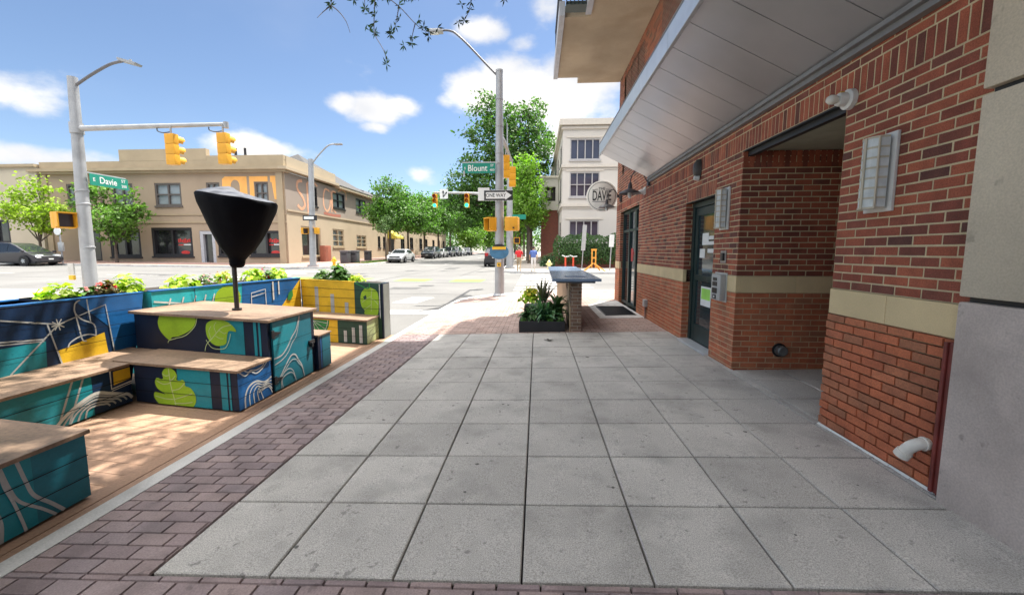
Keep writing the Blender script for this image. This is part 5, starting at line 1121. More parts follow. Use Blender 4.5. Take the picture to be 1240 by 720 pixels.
tantrim = M('tan_trim', (.36,.285,.185), .8, var=.08, scale=1); dkfr = M('dark_frame', (.016,.015,.017), .5); shopg = M('shop_glass', (.03,.032,.035), .08, var=.7, scale=.35, spec=.8)
blind = M('blind_glass', (.22,.25,.26), .2, var=.2, scale=1.0, spec=.6); roofm = M('grey_roof', (.062,.060,.058), .85, var=.1, scale=2, fine=.1, fscale=10)
FY = 34.5; FX0, FX1 = -45.3, -22.3; GZ = .2
bb = thing('corner_building', 'tan two-storey corner building with large orange painted letters and shop windows', 'building', (-33, 40, GZ))
O = (FX0, FY, 0); U, N = (1,0,0), (0,-1,0); u = lambda x: x-FX0
big = [(u(-39.3),u(-36.3),1.0,3.55), (u(-35.2),u(-31.3),1.05,3.65), (u(-25.9),u(-22.75),1.1,3.35), (u(-28.9),u(-26.3),1.1,3.35)]; doors = [(u(-41.6),u(-40.2),.1,3.4), (u(-30.6),u(-29.15),.1,3.35)]
ups = [(u(-43.0),u(-41.6),5.72,7.62),(u(-38.6),u(-36.6),5.6,7.6),(u(-34.5),u(-32.0),5.6,7.62),(u(-29.6),u(-28.35),6.0,7.62),(u(-25.1),u(-23.85),5.7,7.62)]
mb = MB().m(tan); wall_holes(mb, O, U, (0,0,1), N, FX1-FX0, 8.45, big+doors+ups, .35)
mb.box(FX0, FX1-.45, FY+.6, 80, -.5, 8.4); mb.box(FX0, FX1-.02, FY, FY+.3, -1, 0.0)
mb.build('front_wall', bb)
mb = MB().m(tantrim); mb.box(FX0-.9, FX1-.302, FY-.45, FY+.6, 8.66, 8.92); mb.box(FX0-.5, FX1+.25, FY-.25, FY+.5, 8.451, 8.658); mb.box(FX0, FX1+.02, FY-.10, FY+.3, 8.921, 9.55)
mb.box(-37.5, -29.3, FY-.11, FY+.32, 9.551, 10.55); mb.box(-29.3, FX1+.03, FY-.10, FY+.3, 9.551, 9.93); mb.box(FX0, FX1, FY-.07, FY-.002, 4.05, 4.2); mb.box(FX0-.0, FX0+.55, FY-.12, FY-.003, 0, 8.44); mb.box(FX1-.75, FX1-.15, FY-.14, FY-.003, 0, 8.44); mb.box(FX0, FX1, FY-.06, FY-.002, 4.75, 4.85)
mb.build('cornice', bb)
for (a, b, c, d) in big: win(bb, dkfr, shopg, O, U, N, a, b, c, d, 2, 1, .22, .3, True, 'shop_window')
for (a, b, c, d) in ups: win(bb, M('grey_window_frame', (.10,.085,.075), .6), blind, O, U, N, a, b, c, d, 2, 2, .16, .2)
for k, (a, b, c, d) in enumerate(doors): win(bb, M('pale_door_frame', (.40,.41,.43), .6) if k else dkfr, shopg, O, U, N, a, b, c, d, 1, 1, .30 if k else .14, .3, False, 'door')
redl = M('red_shop_lettering', (.55,.04,.035), .5)
mb = MB().m(redl)
for x0 in (-32.9, -24.3):
    mb = MB().m(redl)
    for i in range(9): x = x0+i*.165; mb.box(x, x+.12, FY+.26, FY+.27, 2.30+.05*math.sin(i*1.3), 2.62+.06*math.sin(i*2.1))
    mb.m(SWHITE).box(x0+.5, x0+1.2, FY+.26, FY+.268, 2.06, 2.16); mb.m(redl).box(x0, x0+.48, FY+.26, FY+.268, 2.04, 2.14)
    mb.prism([(x0+.62+.42*math.cos(w), FY+.262, 1.40+.17*math.sin(w)) for w in [2*math.pi*i/16 for i in range(16)]], (0,.008,0)); mb.build('window_lettering', bb)
orl = M('orange_mural', (.85,.42,.11), .8, var=.08, scale=1.5); mb = MB().m(orl); fn = lambda x, z, d=.012: (x, FY-d, z); Y0 = 4.9
# A with an arched counter
A0, A1, top = -28.15, -25.78, 8.12
cx_, cr_ = -26.88, .42
mb.poly([fn(A0,Y0), fn(-27.3,Y0), fn(-27.3,7.28)] + [fn(cx_-cr_*math.cos(w), 7.28+.55*math.sin(w)) for w in [math.pi*i/8 for i in range(1,4)]] + [fn(cx_,7.83), fn(cx_,top), fn(A0+.35,top), fn(A0+.08,7.9)])
mb.poly([fn(A1,Y0), fn(-26.46,Y0), fn(-26.46,7.28)] + [fn(cx_+cr_*math.cos(w), 7.28+.55*math.sin(w)) for w in [math.pi*i/8 for i in range(1,4)]] + [fn(cx_,7.83), fn(cx_,top), fn(A1,top)])
mb.quad(fn(-27.3,5.9),fn(-26.46,5.9),fn(-26.46,6.3),fn(-27.3,6.3))
# R around the window
mb.quad(fn(-25.55,Y0),fn(-25.15,Y0),fn(-25.15,8.12),fn(-25.55,8.12)); mb.quad(fn(-25.15,7.66),fn(-23.85,7.66),fn(-23.85,8.12),fn(-25.15,8.12)); mb.quad(fn(-25.15,5.0),fn(-24.4,5.0),fn(-24.0,5.5),fn(-25.15,5.5))
# T
mb.quad(fn(-23.62,7.6),fn(-22.46,7.6),fn(-22.46,8.14),fn(-23.62,8.14)); mb.quad(fn(-23.30,6.1),fn(-22.44,6.1),fn(-22.44,7.6),fn(-23.5,7.6)); mb.build('orange_lettering', bb)
# side wall along the far street
SO = (FX1, FY, 0); SU, SN = (0,1,0), (1,0,0); s_ = lambda y: y-FY
gw = [(s_(36.7),s_(40.3),1.0,3.9),(s_(42.9),s_(45.6),2.0,3.95),(s_(49.0),s_(52.0),2.0,3.5)]; sm = [(s_(y),s_(y+1.0),2.0,3.6) for y in (56.0,58.0)] + [(s_(y),s_(y+2.0),1.9,3.9) for y in (66,71,77,81,87,92,97)]
uw = [(s_(38.6),s_(40.0),6.0,7.9),(s_(43.3),s_(46.2),6.3,8.0),(s_(49.2),s_(52.2),6.3,8.0)] + [(s_(y),s_(y+2.6),6.3,8.0) for y in (56,62,70,78,86,94)]
mb = MB().m(tan2); wall_holes(mb, SO, SU, (0,0,1), SN, 66, 5.2, [q for q in gw+sm], .3); mb.box(FX1-20, FX1-.35, FY+60, FY+66, 0, 8.4); mb.build('side_wall', bb)
mb = MB().m(greyst); wall_holes(mb, (FX1,FY,5.2), SU, (0,0,1), SN, 66, 3.25, [(a,b,c-5.2,d-5.2) for a,b,c,d in uw], .3); mb.build('upper_side_wall', bb)
for q in gw: win(bb, tantrim, blind if q is not gw[0] else shopg, SO, SU, SN, *q, 2, 3 if q is not gw[0] else 1, .14, .25)
for q in sm+uw: win(bb, dkfr, blind, SO, SU, SN, *q, 2, 2, .12, .25)
mb = MB().m(tan2); mb.box(FX1-.3, FX1+.45, FY-.45, FY+9.5, 8.66, 8.915); mb.box(FX1-.3, FX1+.06, FY+.31, FY+9.5, 8.91, 9.93); mb.box(FX1-.3, FX1+.5, FY+9.501, FY+66, 8.455, 8.75); mb.box(FX1-.2, FX1+.09, FY+.1, FY+66, 5.1, 5.25); mb.build('side_cornice', bb)
mb = MB().m(roofm); P0 = FY+9.5
mb.add([(FX1+.55,P0,8.76),(FX1+.55,FY+66,8.76),(FX1-9,FY+66,12.4),(FX1-9,P0+8,12.4),(FX1-20,P0,8.76),(FX1-20,FY+66,8.76)], [(0,1,2,3),(0,3,4),(3,2,5,4)]); rf = mb.build('hip_roof', bb)
mb = MB().m(M('skylight', (.04,.04,.045), .3))
for y in (49, 62): mb.prism([(FX1-2.2,y,9.83),(FX1-2.2,y+8,9.83),(FX1-3.2,y+8,10.21),(FX1-3.2,y,10.21)], (.04,0,.12))
mb.build('skylights', rf)
mb = MB().m(roofm); mb.add([(-33,41,9.0),(-19.5-3.2,41,9.0),(-19.5-3.2,55,9.0),(-33,55,9.0),(-27.5,46,12.6)], [(0,1,4),(1,2,4),(2,3,4),(3,0,4)]); mb.m(dkfr)
mb.m(tan); mb.box(FX0+.3, FX1-.3, FY+.35, 80, 8.4, 8.6); mb.build('pyramid_roof', bb)
MB().m(dkfr).tube([(-29.6,40,9),(-29.6,40,11.9)], .12, 8).tube([(-30.6,40,9),(-30.6,40,11.9)], .12, 8).build('vent_pipes', rf)
# painted side lettering
pnk = M('faded_orange_mural', (.62,.33,.20), .85, var=.15, scale=3); mb = MB().m(pnk); fnS = lambda y, z: (FX1+.014, y, z)
mb.strip(curve([(37.3,8.15),(36.55,7.95),(36.45,7.3),(37.3,6.6),(37.6,5.9),(37.0,5.5),(36.35,5.8)]), .28, fnS)
mb.strip([(38.15,4.9),(38.15,8.1)], .30, fnS); mb.strip(curve([(38.2,8.1),(39.5,8.25),(40.1,8.05)]), .22, fnS)
mb.strip(curve([(42.6,7.9),(41.7,8.0),(41.25,7.2),(41.3,6.2),(41.9,5.75),(42.5,6.2),(42.7,7.0)]), .22, fnS); mb.strip([(42.95,8.0),(42.95,5.7)], .22, fnS)
mb.strip(curve([(44.0,8.0),(43.2,7.9),(43.15,6.9),(43.2,6.1),(43.9,5.75)]), .20, fnS); mb.strip(curve([(44.6,8.15),(45.6,8.5),(46.5,8.2),(46.55,7.4)]), .18, fnS)
mb.m(M('faded_red_mural', (.34,.12,.08), .85)).strip(curve([(41.2,5.5),(43.2,5.42),(45.0,5.5)]), .28, fnS); mb.build('side_lettering', bb)
# yellow awning of the far door
mb = MB().m(M('awning_yellow', (.62,.52,.08), .8)); mb.prism([(FX1,60.0,4.6),(FX1+1.4,60.0,3.7),(FX1+1.4,60.0,3.4),(FX1,60.0,3.4)], (0,3.2,0)); mb.build('awning', bb); MB().m(dkfr).box(FX1+.002, FX1+.06, 60.4, 62.6, .5, 3.35).build('side_door', bb)
# next building to the left
lb = thing('shop_building', 'pale cream two-storey building at the far left edge', 'building', (-58, 40, .3)); cream = M('cream_stucco', (.46,.41,.31), .9, var=.06, scale=.5)
LO = (-80, FY-.3, 0); l_ = lambda x: x+80; hl = [(l_(-53.0),l_(-48.7),.4,4.4),(l_(-60),l_(-55.5),.4,4.4)]; ul = [(l_(-55.0),l_(-53.8),5.9,7.6),(l_(-52.0),l_(-50.8),5.9,7.6),(l_(-60),l_(-58.8),5.9,7.6)]
mb = MB().m(cream); wall_holes(mb, LO, U, (0,0,1), N, 34.6, 9.1, hl+ul, .3); mb.box(-80, -45.42, FY+.4, 70, 0, 8.9); mb.box(-45.41, -45.39, FY-.29, FY+30, 0, 9.1); mb.build('front_wall', lb); mb = MB().m(tantrim); mb.box(-80, -45.35, FY-.5, FY+.2, 9.101, 9.35); mb.box(-80, -45.4, FY-.38, FY-.302, 4.8, 5.0); mb.build('cornice', lb)
for q in hl: win(lb, dkfr, shopg, LO, U, N, *q, 3, 2, .2, .25, False, 'shop_window')
for q in ul: win(lb, dkfr, blind, LO, U, N, *q, 1, 2, .14, .2)

# white building on the right
wb = thing('apartment_building', 'white three-storey apartment building behind the ivy hedge', 'building', (6, 40, .1)); wst = M('white_stucco', (.56,.52,.465), .9, var=.05, scale=.6, stain=.12, stscale=.6, stcol=(.42,.37,.33)); wtr = M('white_trim', (.56,.51,.44), .8, var=.06)
WX, WY = 2.25, 36.0; WO = (WX, WY, 0); w_ = lambda x: x-WX
wz = [(2.9,5.0-.25),(6.0,8.25),(9.15,11.1)]
wins = [(w_(2.88), w_(5.52), a, b) for a, b in ((2.5,4.25),(6.3,8.45),(9.5,11.3))] + [(w_(8.2), w_(10.7), a, b) for a, b in ((2.5,4.25),(6.3,8.45),(9.5,11.3))]
mb = MB().m(wst); wall_holes(mb, WO, U, (0,0,1), N, 26, 12.6, wins, .25); sidew = [(2+i*5.5, 4+i*5.5, a, b) for i in range(5) for a, b in ((2.5,4.25),(6.3,8.45),(9.5,11.3))]
wall_holes(mb, (WX,WY+40,0), (0,-1,0), (0,0,1), (-1,0,0), 40, 12.6, [(40-b,40-a,c,d) for a,b,c,d in sidew], .25); mb.box(WX+.4, WX+26, WY+.45, WY+40, 0, 12.4); mb.build('stucco_wall', wb)
mb = MB().m(wtr)
for z, h, d in ((12.4,.5,.30),(12.1,.2,.14),(8.85,.25,.12),(5.45,.25,.12),(8.66,.07,.06),(5.27,.07,.06)): mb.box(WX-d, WX+26, WY-d, WY-.003, z, z+h); mb.box(WX-d, WX-.003, WY, WY+40, z, z+h)
for a, b, c, d in wins[:3]: mb.box(WX+a-.35, WX+b+.35, WY-.05, WY-.002, d+.08, d+.22)
mb.build('cornice', wb)
purp = M('purple_glass', (.060,.060,.085), .1, var=.35, scale=.5, spec=.8)
for q in wins: win(wb, M('pale_mullion', (.40,.38,.37), .6), purp, WO, U, N, *q, 4, 2 if q[2] > 5 and q[2] < 7 else 1, .10, .22, True)
for a, b, c, d in sidew: win(wb, dkfr, purp, (WX,WY+40,0), (0,-1,0), (-1,0,0), 40-b, 40-a, c, d, 2, 2, .1, .22, True)
brT = brick_shader('brick_texture_red', ((.24,.065,.04),(.17,.05,.035)), (.26,.15,.11), 'xy+z')
mb = MB().m(brT); PX0, PX1, PY = .45, 2.22, 42.5; mb.box(PX0, PX1, PY, PY+4, .1, 5.75); mb.build('brick_porch', wb)
mb = MB().m(wst); pts = [(a, b) for a, b in ((PX0,5.95),(PX1,5.95),(PX1,9.0),(PX0,9.0))]
AX0, AX1 = PX0+.38, PX1-.30; wall_holes(mb, (PX0-.05,PY-.06,5.95), U, (0,0,1), N, PX1-PX0+.05, 3.1, [(AX0-PX0+.05, AX1-PX0+.05, .75, 2.2)], .5)
wall_holes(mb, (PX0-.05,PY+4,5.95), (0,-1,0), (0,0,1), (-1,0,0), 4.05, 3.1, [(.8,3.2,.75,2.2)], .5)
mb.poly([(AX0-.0,PY-.065,8.15)] + [((AX0+AX1)/2+(AX0-AX1)/2*math.cos(w), PY-.065, 8.15+.36*math.sin(w)) for w in [math.pi*i/8 for i in range(1,4)]] + [((AX0+AX1)/2, PY-.065, 8.512), (AX0, PY-.065, 8.512)])
mb.box(PX0, PX1-.01, PY+.5, PY+.55, 6.7, 8.7)
mb.m(wtr).box(PX0-.2, PX1+.0, PY-.2, PY+4.2, 9.051, 9.25); mb.box(PX0-.14, PX1, PY-.14, PY+4.1, 5.75, 5.95); mb.build('porch_upper', wb)
mb = MB().m(M('porch_dark', (.05,.04,.035), .8)).box(AX0, AX1, PY+.43, PY+.47, 6.7, 8.15); mb.m(dkfr)
for i in range(7): x = AX0+(AX1-AX0)*i/6; mb.box(x-.015, x+.015, PY+.0, PY+.04, 6.72, 7.5)
mb.m(M('porch_chair', (.4,.38,.34), .7)).box(AX0+.25, AX0+.6, PY+.2, PY+.3, 7.1, 7.8); mb.build('porch_rail', wb)
# hedge + low wall
hw = thing('garden_wall', 'low red brick wall under the ivy hedge', 'wall', (4, 32.6, .1)); MB().m(brT).box(1.55, 14, 32.4, 32.7, -.1, 1.05).build('brick', hw)
ivy = leafm('ivy_leaf', (.045,.10,.025), .3); hg = thing('hedge', 'tall green ivy hedge below the white building', 'hedge', (4.5, 32.5, .1))
mb = MB().m(ivy)
for i in range(9000):
    x = rnd.uniform(1.35, 13.5); dd = rnd.random(); edge_ = min(1, .25+(x-1.35)/.45); hz_ = .55+1.85*math.sqrt(max(0, edge_))+.12*math.sin(x*2.1)+.08*math.sin(x*5.3)
    z = .45+rnd.random()**.8*(hz_-.0); y = 32.5-.55*math.sin(math.pi*min(1, max(.1, z/(hz_+.5))))*rnd.uniform(.6,1.15)-.05; p = Vector((x,y,z)); k = rnd.uniform(.07,.14)
    n_ = Vector((rnd.gauss(0,.6), -1, rnd.gauss(.4,.6))).normalized(); a = n_.orthogonal().normalized(); a = Matrix.Rotation(rnd.uniform(0,6.28), 3, n_) @ a; b = n_.cross(a)
    mb.add([p-a*k*.5, p+b*k*.7, p+a*k*.5, p-b*k*.6], [(0,1,2,3)])
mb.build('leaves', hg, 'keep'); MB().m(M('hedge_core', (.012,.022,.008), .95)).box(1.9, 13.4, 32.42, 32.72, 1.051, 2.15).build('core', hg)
t = thing('bush', 'dark round bush at the foot of the brick porch', 'bush', (1.0, 34.5, .1)); mb = MB().m(dkgreen)
for q in range(5): leaf_clump(mb, (.7+.35*q, 34.4+.2*(q%2), .25), (.55,.5,1.0+.15*(q%3)), 420, .14)
mb.build('leaves', t, 'keep')

# ================================================================== TREES
bark = M('bark', (.11,.085,.065), .9, var=.25, scale=4, bump=.4, bscale=30)
def crown(mb, lobes, n, s, seed, per=26, cl=.45, cut=None):
    g = np.random.default_rng(seed); L_ = np.array(lobes, float); vol = (L_[:,3]*L_[:,4]*L_[:,5])**.67; vol /= vol.sum()
    nc = max(1, n//per); idx = g.choice(len(L_), nc, p=vol); d = g.normal(size=(nc,3)); d /= np.linalg.norm(d, axis=1)[:,None]
    rr = 1 - .75*g.random(nc)**2.2; C0 = L_[idx,:3] + d*rr[:,None]*L_[idx,3:6]
    ctr = np.repeat(C0, per, 0); out = np.repeat(d, per, 0); N_ = len(ctr); sz = np.repeat(.6+.8*g.random(nc), per)
    p = ctr + g.normal(size=(N_,3))*cl*np.array([1,1,.62])*sz[:,None]
    nrm = out*.55 + g.normal(size=(N_,3))*.75 + np.array([0,0,.45]); nrm /= np.linalg.norm(nrm, axis=1)[:,None]
    a = np.cross(nrm, g.normal(size=(N_,3))); a /= np.linalg.norm(a, axis=1)[:,None]; b = np.cross(nrm, a); k = (s*(.6+.8*g.random(N_)))[:,None]
    q = np.stack([p-a*k*.32, p+b*k*.62-nrm*k*.1, p+a*k*.32, p-b*k*.5], 1)
    if cut is not None: q = q[cut(p)]
    V = q.reshape(-1,3); mb.add([tuple(v) for v in V], [(4*i,4*i+1,4*i+2,4*i+3) for i in range(len(q))])
def limbs(mb, H0, lobes, r0, seed, lean=(0,0), base=(0,0)):
    r_ = random.Random(seed); top = Vector((base[0]+lean[0], base[1]+lean[1], H0))
    mb.m(bark).tube([(base[0],base[1],-.15),(base[0],base[1],.1),(base[0]+lean[0]*.4,base[1]+lean[1]*.4,H0*.5),top], [r0*1.45,r0*1.1,r0*.92,r0*.8], 10)
    for (x,y,z,a,b,c) in lobes:
        e = Vector((x,y,z+c*.3)); m_ = top.lerp(e, .5)+Vector((r_.uniform(-.3,.3), r_.uniform(-.3,.3), .1*c)); s_ = top.lerp(Vector((base[0],base[1],H0)), .0)-Vector((0,0,r_.uniform(0,.25)*H0*.5))
        mb.tube([s_, m_, e], [r0*.5,r0*.3,r0*.1], 6)
        for q in range(3): d = Vector((r_.uniform(-a,a), r_.uniform(-b,b), r_.uniform(-.2,c)))*.8; mb.tube([m_.lerp(e,.4), m_.lerp(e,.6)+d*.5+Vector((0,0,.1)), Vector((x,y,z))+d], [r0*.2,r0*.13,r0*.04], 5)
def tree(name, label, loc, H0, r0, lobes, n, s, mat, seed, cat='tree', group=None, per=26, cl=.45, lean=(0,0)):
    t = thing(name, label, cat, (0,0,0), group); mb = MB(); limbs(mb, H0, lobes, r0, seed, lean); mb.build('trunk', t, 60)
    mb = MB().m(mat); crown(mb, lobes, n, s, seed, per, cl); mb.build('crown', t, 'keep'); t.location = loc; return t
T_olive = leafm('leaf_yellow_green', (.27,.36,.04), .45); T_mid = leafm('leaf_mid_green', (.10,.20,.04), .4); T_dk = leafm('leaf_oak', (.075,.15,.035), .4); T_br = leafm('leaf_bright', (.19,.32,.05), .45); T_sp = leafm('leaf_street', (.13,.24,.045), .4)
T_br2 = leafm('leaf_bright_far', (.17,.29,.05), .4)
SG = 'street trees on the far pavements'
gz = lambda x, y: road(x, y)+.12
tree('street_tree', 'yellow-green young tree behind the dark minivan', (-42.6,31.6,gz(-42.6,31.6)), 1.7, .11, [(-.2,0,4.0,2.0,1.8,1.2),(-1.4,0,5.0,1.5,1.3,1.0),(1.4,0,4.3,1.6,1.3,1.0),(0,.2,6.0,1.5,1.4,1.1),(2.4,0,3.7,.9,.8,.6),(.6,0,2.7,1.3,1.0,.7),(-2.4,0,4.2,.9,.8,.7)], 3100, .25, T_olive, 11, group=SG, cl=.29)
tree('street_tree', 'mid green young tree before the shop windows of the tan building', (-36.4,32.2,gz(-36.4,32.2)), 1.6, .12, [(0,0,3.6,1.9,1.6,1.3),(-1.6,0,4.9,1.5,1.3,1.1),(.8,0,4.4,1.7,1.4,1.1),(-1.0,0,6.0,1.4,1.2,.8),(2.0,0,4.0,1.1,1,.8),(2.3,0,5.6,.45,.5,1.1),(-2.1,0,5.8,.8,.8,.6),(.1,0,2.4,1.2,1.0,.7),(2.9,0,4.9,.5,.5,.4)], 3900, .25, T_sp, 12, group=SG, cl=.28)
tree('street_tree', 'small pale street tree beside the litter bins', (-16.9,44.2,gz(-17,44)), 2.8, .07, [(0,0,3.9,.95,.9,.6),(.3,0,4.6,.7,.7,.5),(-.4,0,3.5,.7,.7,.4)], 1100, .16, paleg, 13, group=SG, cl=.2)
tA = tree('street_tree', 'tall street tree nearest the white parked car with a split top', (-17.0,46.0,gz(-17,46)), 3.4, .14, [(0,0,5.4,2.3,2.2,1.7),(-.6,0,8.2,1.0,1.1,1.5),(1.1,0,7.6,1.1,1.1,1.4),(-1.4,0,5.9,1.3,1.3,1.2),(1.4,.3,5.2,1.6,1.5,1.2),(0,0,4.2,1.8,1.7,.8)], 6500, .27, T_mid, 14, group=SG, cl=.38)
tB = tree('street_tree', 'rounded street tree beside the yellow awning', (-16.9,52.5,gz(-17,52)), 3.4, .15, [(0,0,5.8,2.7,2.5,1.9),(1.6,0,5.2,2.0,2,1.4),(-1.0,0,7.5,1.6,1.6,1.2),(.8,0,7.0,1.7,1.7,1.1),(0,0,4.3,2.2,2,.8)], 6500, .29, T_mid, 15, group=SG, cl=.42)
dup(tB, (-17.0,61,gz(-17,61)), 1.9, (1.12,1.12,1.05), 'broad street tree shading the first dark parked cars', SG)
dup(tA, (-17.0,70,gz(-17,70)), 2.6, (1.25,1.25,1.12), 'street tree over the middle of the row of parked cars', SG)
dup(tB, (-17.0,80,gz(-17,80)), .7, (1.25,1.25,1.25), 'street tree over the end of the row of parked cars', SG)
tC = tree('street_tree', 'bright green tree at the far end of the parked cars', (-15.5,96,gz(-15.5,96)), 2.0, .16, [(0,0,4.0,3.4,3.2,2.2),(1.5,0,6,2.4,2.4,1.8),(-1.5,0,5.2,2.4,2.4,1.6),(0,0,2.4,2.6,2.4,1.0)], 5200, .36, T_br2, 16, group=SG, cl=.5)
dup(tC, (-14.0,118,gz(-14,118)), 2.0, 1.5, 'far bright tree closing the street view on its left', SG); dup(tB, (-17,104,gz(-17,104)), 3.9, 1.9, 'large dark tree behind the bright green tree', SG); dup(tB, (-15,130,gz(-15,130)), 5.1, 2.2, 'distant dark tree above the end of the street', SG)
big = tree('oak_tree', 'very tall dark oak overhanging the far street behind the signal pole', (-.9,50.5,gz(-1,50)), 5.2, .42, [(-4.0,0,8.6,4.6,4.4,3.4),(-4.4,0,13.5,4.0,4.0,3.2),(-.6,0,13.6,3.8,3.8,3.4),(-5.0,0,17.6,2.3,2.3,2.5),(-.3,0,16.9,2.3,2.4,2.4),(.4,0,10.5,2.2,3.0,2.8),(-7.8,0,9.5,2.6,2.8,2.6),(-7.2,0,6.2,3.0,3,2.2),(-2.6,0,5.8,3.4,3.2,2.0),(-2.5,0,15.6,2.6,2.6,2.4),(-9.2,0,7.6,1.6,1.8,1.6)], 19000, .36, T_dk, 17, group=SG, cl=.47)
tree('street_tree', 'bright green tree just right of the far signal pole', (-.75,41.5,gz(0,41)), 3.2, .22, [(.0,0,6.6,1.7,1.9,2.2),(-.9,0,8.6,1.3,1.4,1.5),(-1.2,0,5.2,1.5,1.6,1.4),(.3,0,4.9,1.2,1.4,1.3),(-.2,0,9.8,.8,.9,1.1)], 5600, .27, T_br, 18, group=SG, cl=.4)
dup(tB, (-2.6,62,gz(0,62)), 1.0, 1.2, 'shaded tree on the right far pavement beyond the oak', SG); dup(tA, (-2.4,76,gz(0,76)), 4.0, 1.3, 'second shaded tree on the right far pavement beyond the oak', SG); dup(tB, (-4.0,95,gz(-1,95)), 2.2, 1.6, 'third shaded tree on the right far pavement beyond the oak', SG); dup(tB, (-6.5,125,gz(-3,125)), 3.2, 1.9, 'distant tree closing the street view on its right', SG)
dup(tC, (-9.5,175,gz(-9,175)), .4, 2.2, 'most distant tree in the middle of the street view', SG)
woods = MB().m(T_dk)
gg = []
for i in range(26): x = -200+i*17; gg.append((x, 260+20*math.sin(i*1.7), 6+2*math.sin(i*2.3)+road(x,260), 12, 9, 7+2.5*math.sin(i*1.1)))
crown(woods, gg, 16000, 1.6, 21, 30, 2.6)
tag(woods.build('far_woods', None, 'keep'), 'distant wood along the horizon at the end of the street', 'woods', None, 'stuff')

# street tree by the kerb, its crown over the parklet; only its drooping tips hang into view
oakl = leafm('willow_oak_leaf', (.045,.075,.022), .35)
wt = thing('willow_oak', 'street tree whose thin leafy twigs hang into the top of the view', 'tree', (-2.1,-4.4,plaza(-2.1,-4.4)))
B0 = Vector((-2.1,-4.4,-.1))
Lb = [(-2.3,.2,6.2,2.2,2.0,1.1),(-3.6,1.8,7.2,1.8,1.6,1.0),(-1.4,2.0,7.3,1.9,1.6,1.0),(-2.5,3.4,8.2,1.9,1.5,1.0),(-.6,3.4,8.3,1.5,1.4,.9),(-3.6,-1.2,5.8,1.8,1.8,1.2),(-1.0,-1.2,6.4,1.8,1.8,1.3),(-2.0,-4.0,8.0,2.8,2.6,2.2)]
mb = MB().m(bark); mb.tube([B0, B0+Vector((.02,.1,1.5)), B0+Vector((.0,.4,3.4)), B0+Vector((-.05,.8,4.6))], [.26,.19,.17,.15], 14); tp = B0+Vector((-.05,.8,4.6))
for (x,y,z,a,b,c) in Lb: e = Vector((x,y,z)); mb.tube(curve([tp, tp.lerp(e,.5)+Vector((0,0,.35)), e+Vector((0,0,.1))],5), [.10-.0065*i for i in range(11)], 7)
mb.build('trunk', wt, 60)
above = lambda P: P[:,2] > 1.525 + .655*(P[:,1]+2.41) + .22*np.abs(P[:,0])*0 + .25
mb = MB().m(oakl); crown(mb, Lb, 15500, .15, 31, 22, .20, above); mb.build('crown', wt, 'keep')
mt = MB().m(bark); ml = MB().m(leafm('twig_leaf', (.020,.040,.014), .25))
def ray_pt(px, py, d):
    v = Vector(((px-620)/510, -(py-360)/510, -1)) * d; return cam.matrix_basis @ v
def star(p, n, L_):
    for i in range(n):
        a = rnd.uniform(0, 6.28); d = Vector((math.cos(a), rnd.uniform(-.5,.5), math.sin(a)*.9-.15)).normalized(); sd = d.cross(Vector((0,1,.2))).normalized(); k = L_*rnd.uniform(.7,1.2); w_ = k*.105
        ml.add([p, p+d*k*.45+sd*w_, p+d*k, p+d*k*.45-sd*w_], [(0,1,2,3)])
# twig paths in the plane about six metres off, with the leaf whorls along them
twigs = [([(428,-40),(455,-14),(483,8),(502,28),(515,38),(526,38)], [(507,24,7),(513,33,8),(520,39,9),(530,34,6),(519,44,8),(483,6,5),(488,-4,8)]),
 ([(483,8),(481,20),(478,34)], [(484,22,4),(479,32,6),(473,42,12),(474,38,8)]), ([(503,28),(500,40),(498,50)], [(498,52,11),(489,55,6),(500,46,7)]),
 ([(456,-20),(454,0),(453,25),(454,42),(463,58),(467,68),(468,76)], [(453,2,9),(456,-6,9),(455,18,7),(453,28,5),(454,40,10),(447,37,7),(444,30,4),(467,67,5),(468,78,8),(449,-3,7)]),
 ([(402,-30),(402,-5),(401,7)], [(401,7,10),(400,3,7)]), ([(401,7),(410,14),(419,26),(424,40)], []), ([(401,7),(392,14),(384,22)], []),
 ([(438,-25),(441,-6),(442,12)], [(442,11,11),(446,17,4),(428,0,8),(431,-4,9)]), ([(575,-30),(572,-5),(566,18),(558,28)], [(570,2,6),(569,12,7),(562,25,9),(555,27,6),(559,5,6),(571,-6,9)]),
 ([(492,-30),(486,-8),(483,8)], [(494,-6,10),(500,-4,8),(490,-2,7)]), ([(620,-40),(612,-14),(611,-2)], [(611,-1,6)]), ([(530,-40),(520,-20),(505,-6)], [(507,-7,9),(516,-14,9)]), ([(462,-30),(470,-12),(471,-3)], [(468,-3,9),(474,-5,8)])]
D_ = 5.9
for P, S_ in twigs:
    Q = curve([tuple(ray_pt(x, y, D_+.12*math.sin(x*.13))) for x, y in P], 4) if len(P) > 2 else [tuple(ray_pt(x, y, D_)) for x, y in P]
    mt.tube(Q, [.0085-.006*i/max(1,len(Q)-1) for i in range(len(Q))], 5)
    for x, y, n in S_: star(ray_pt(x, y, D_+.12*math.sin(x*.13)), n, .088)
for x in range(388, 585, 13): a = ray_pt(x, -35, D_); mt.tube([a, a+Vector((rnd.uniform(-.5,.3), -.3, .8)), a+Vector((rnd.uniform(-.8,.3),-.8,1.6))], [.009,.014,.02], 5)
mt.build('twigs', wt, 60); ml.build('twig_leaves', wt, 'keep')

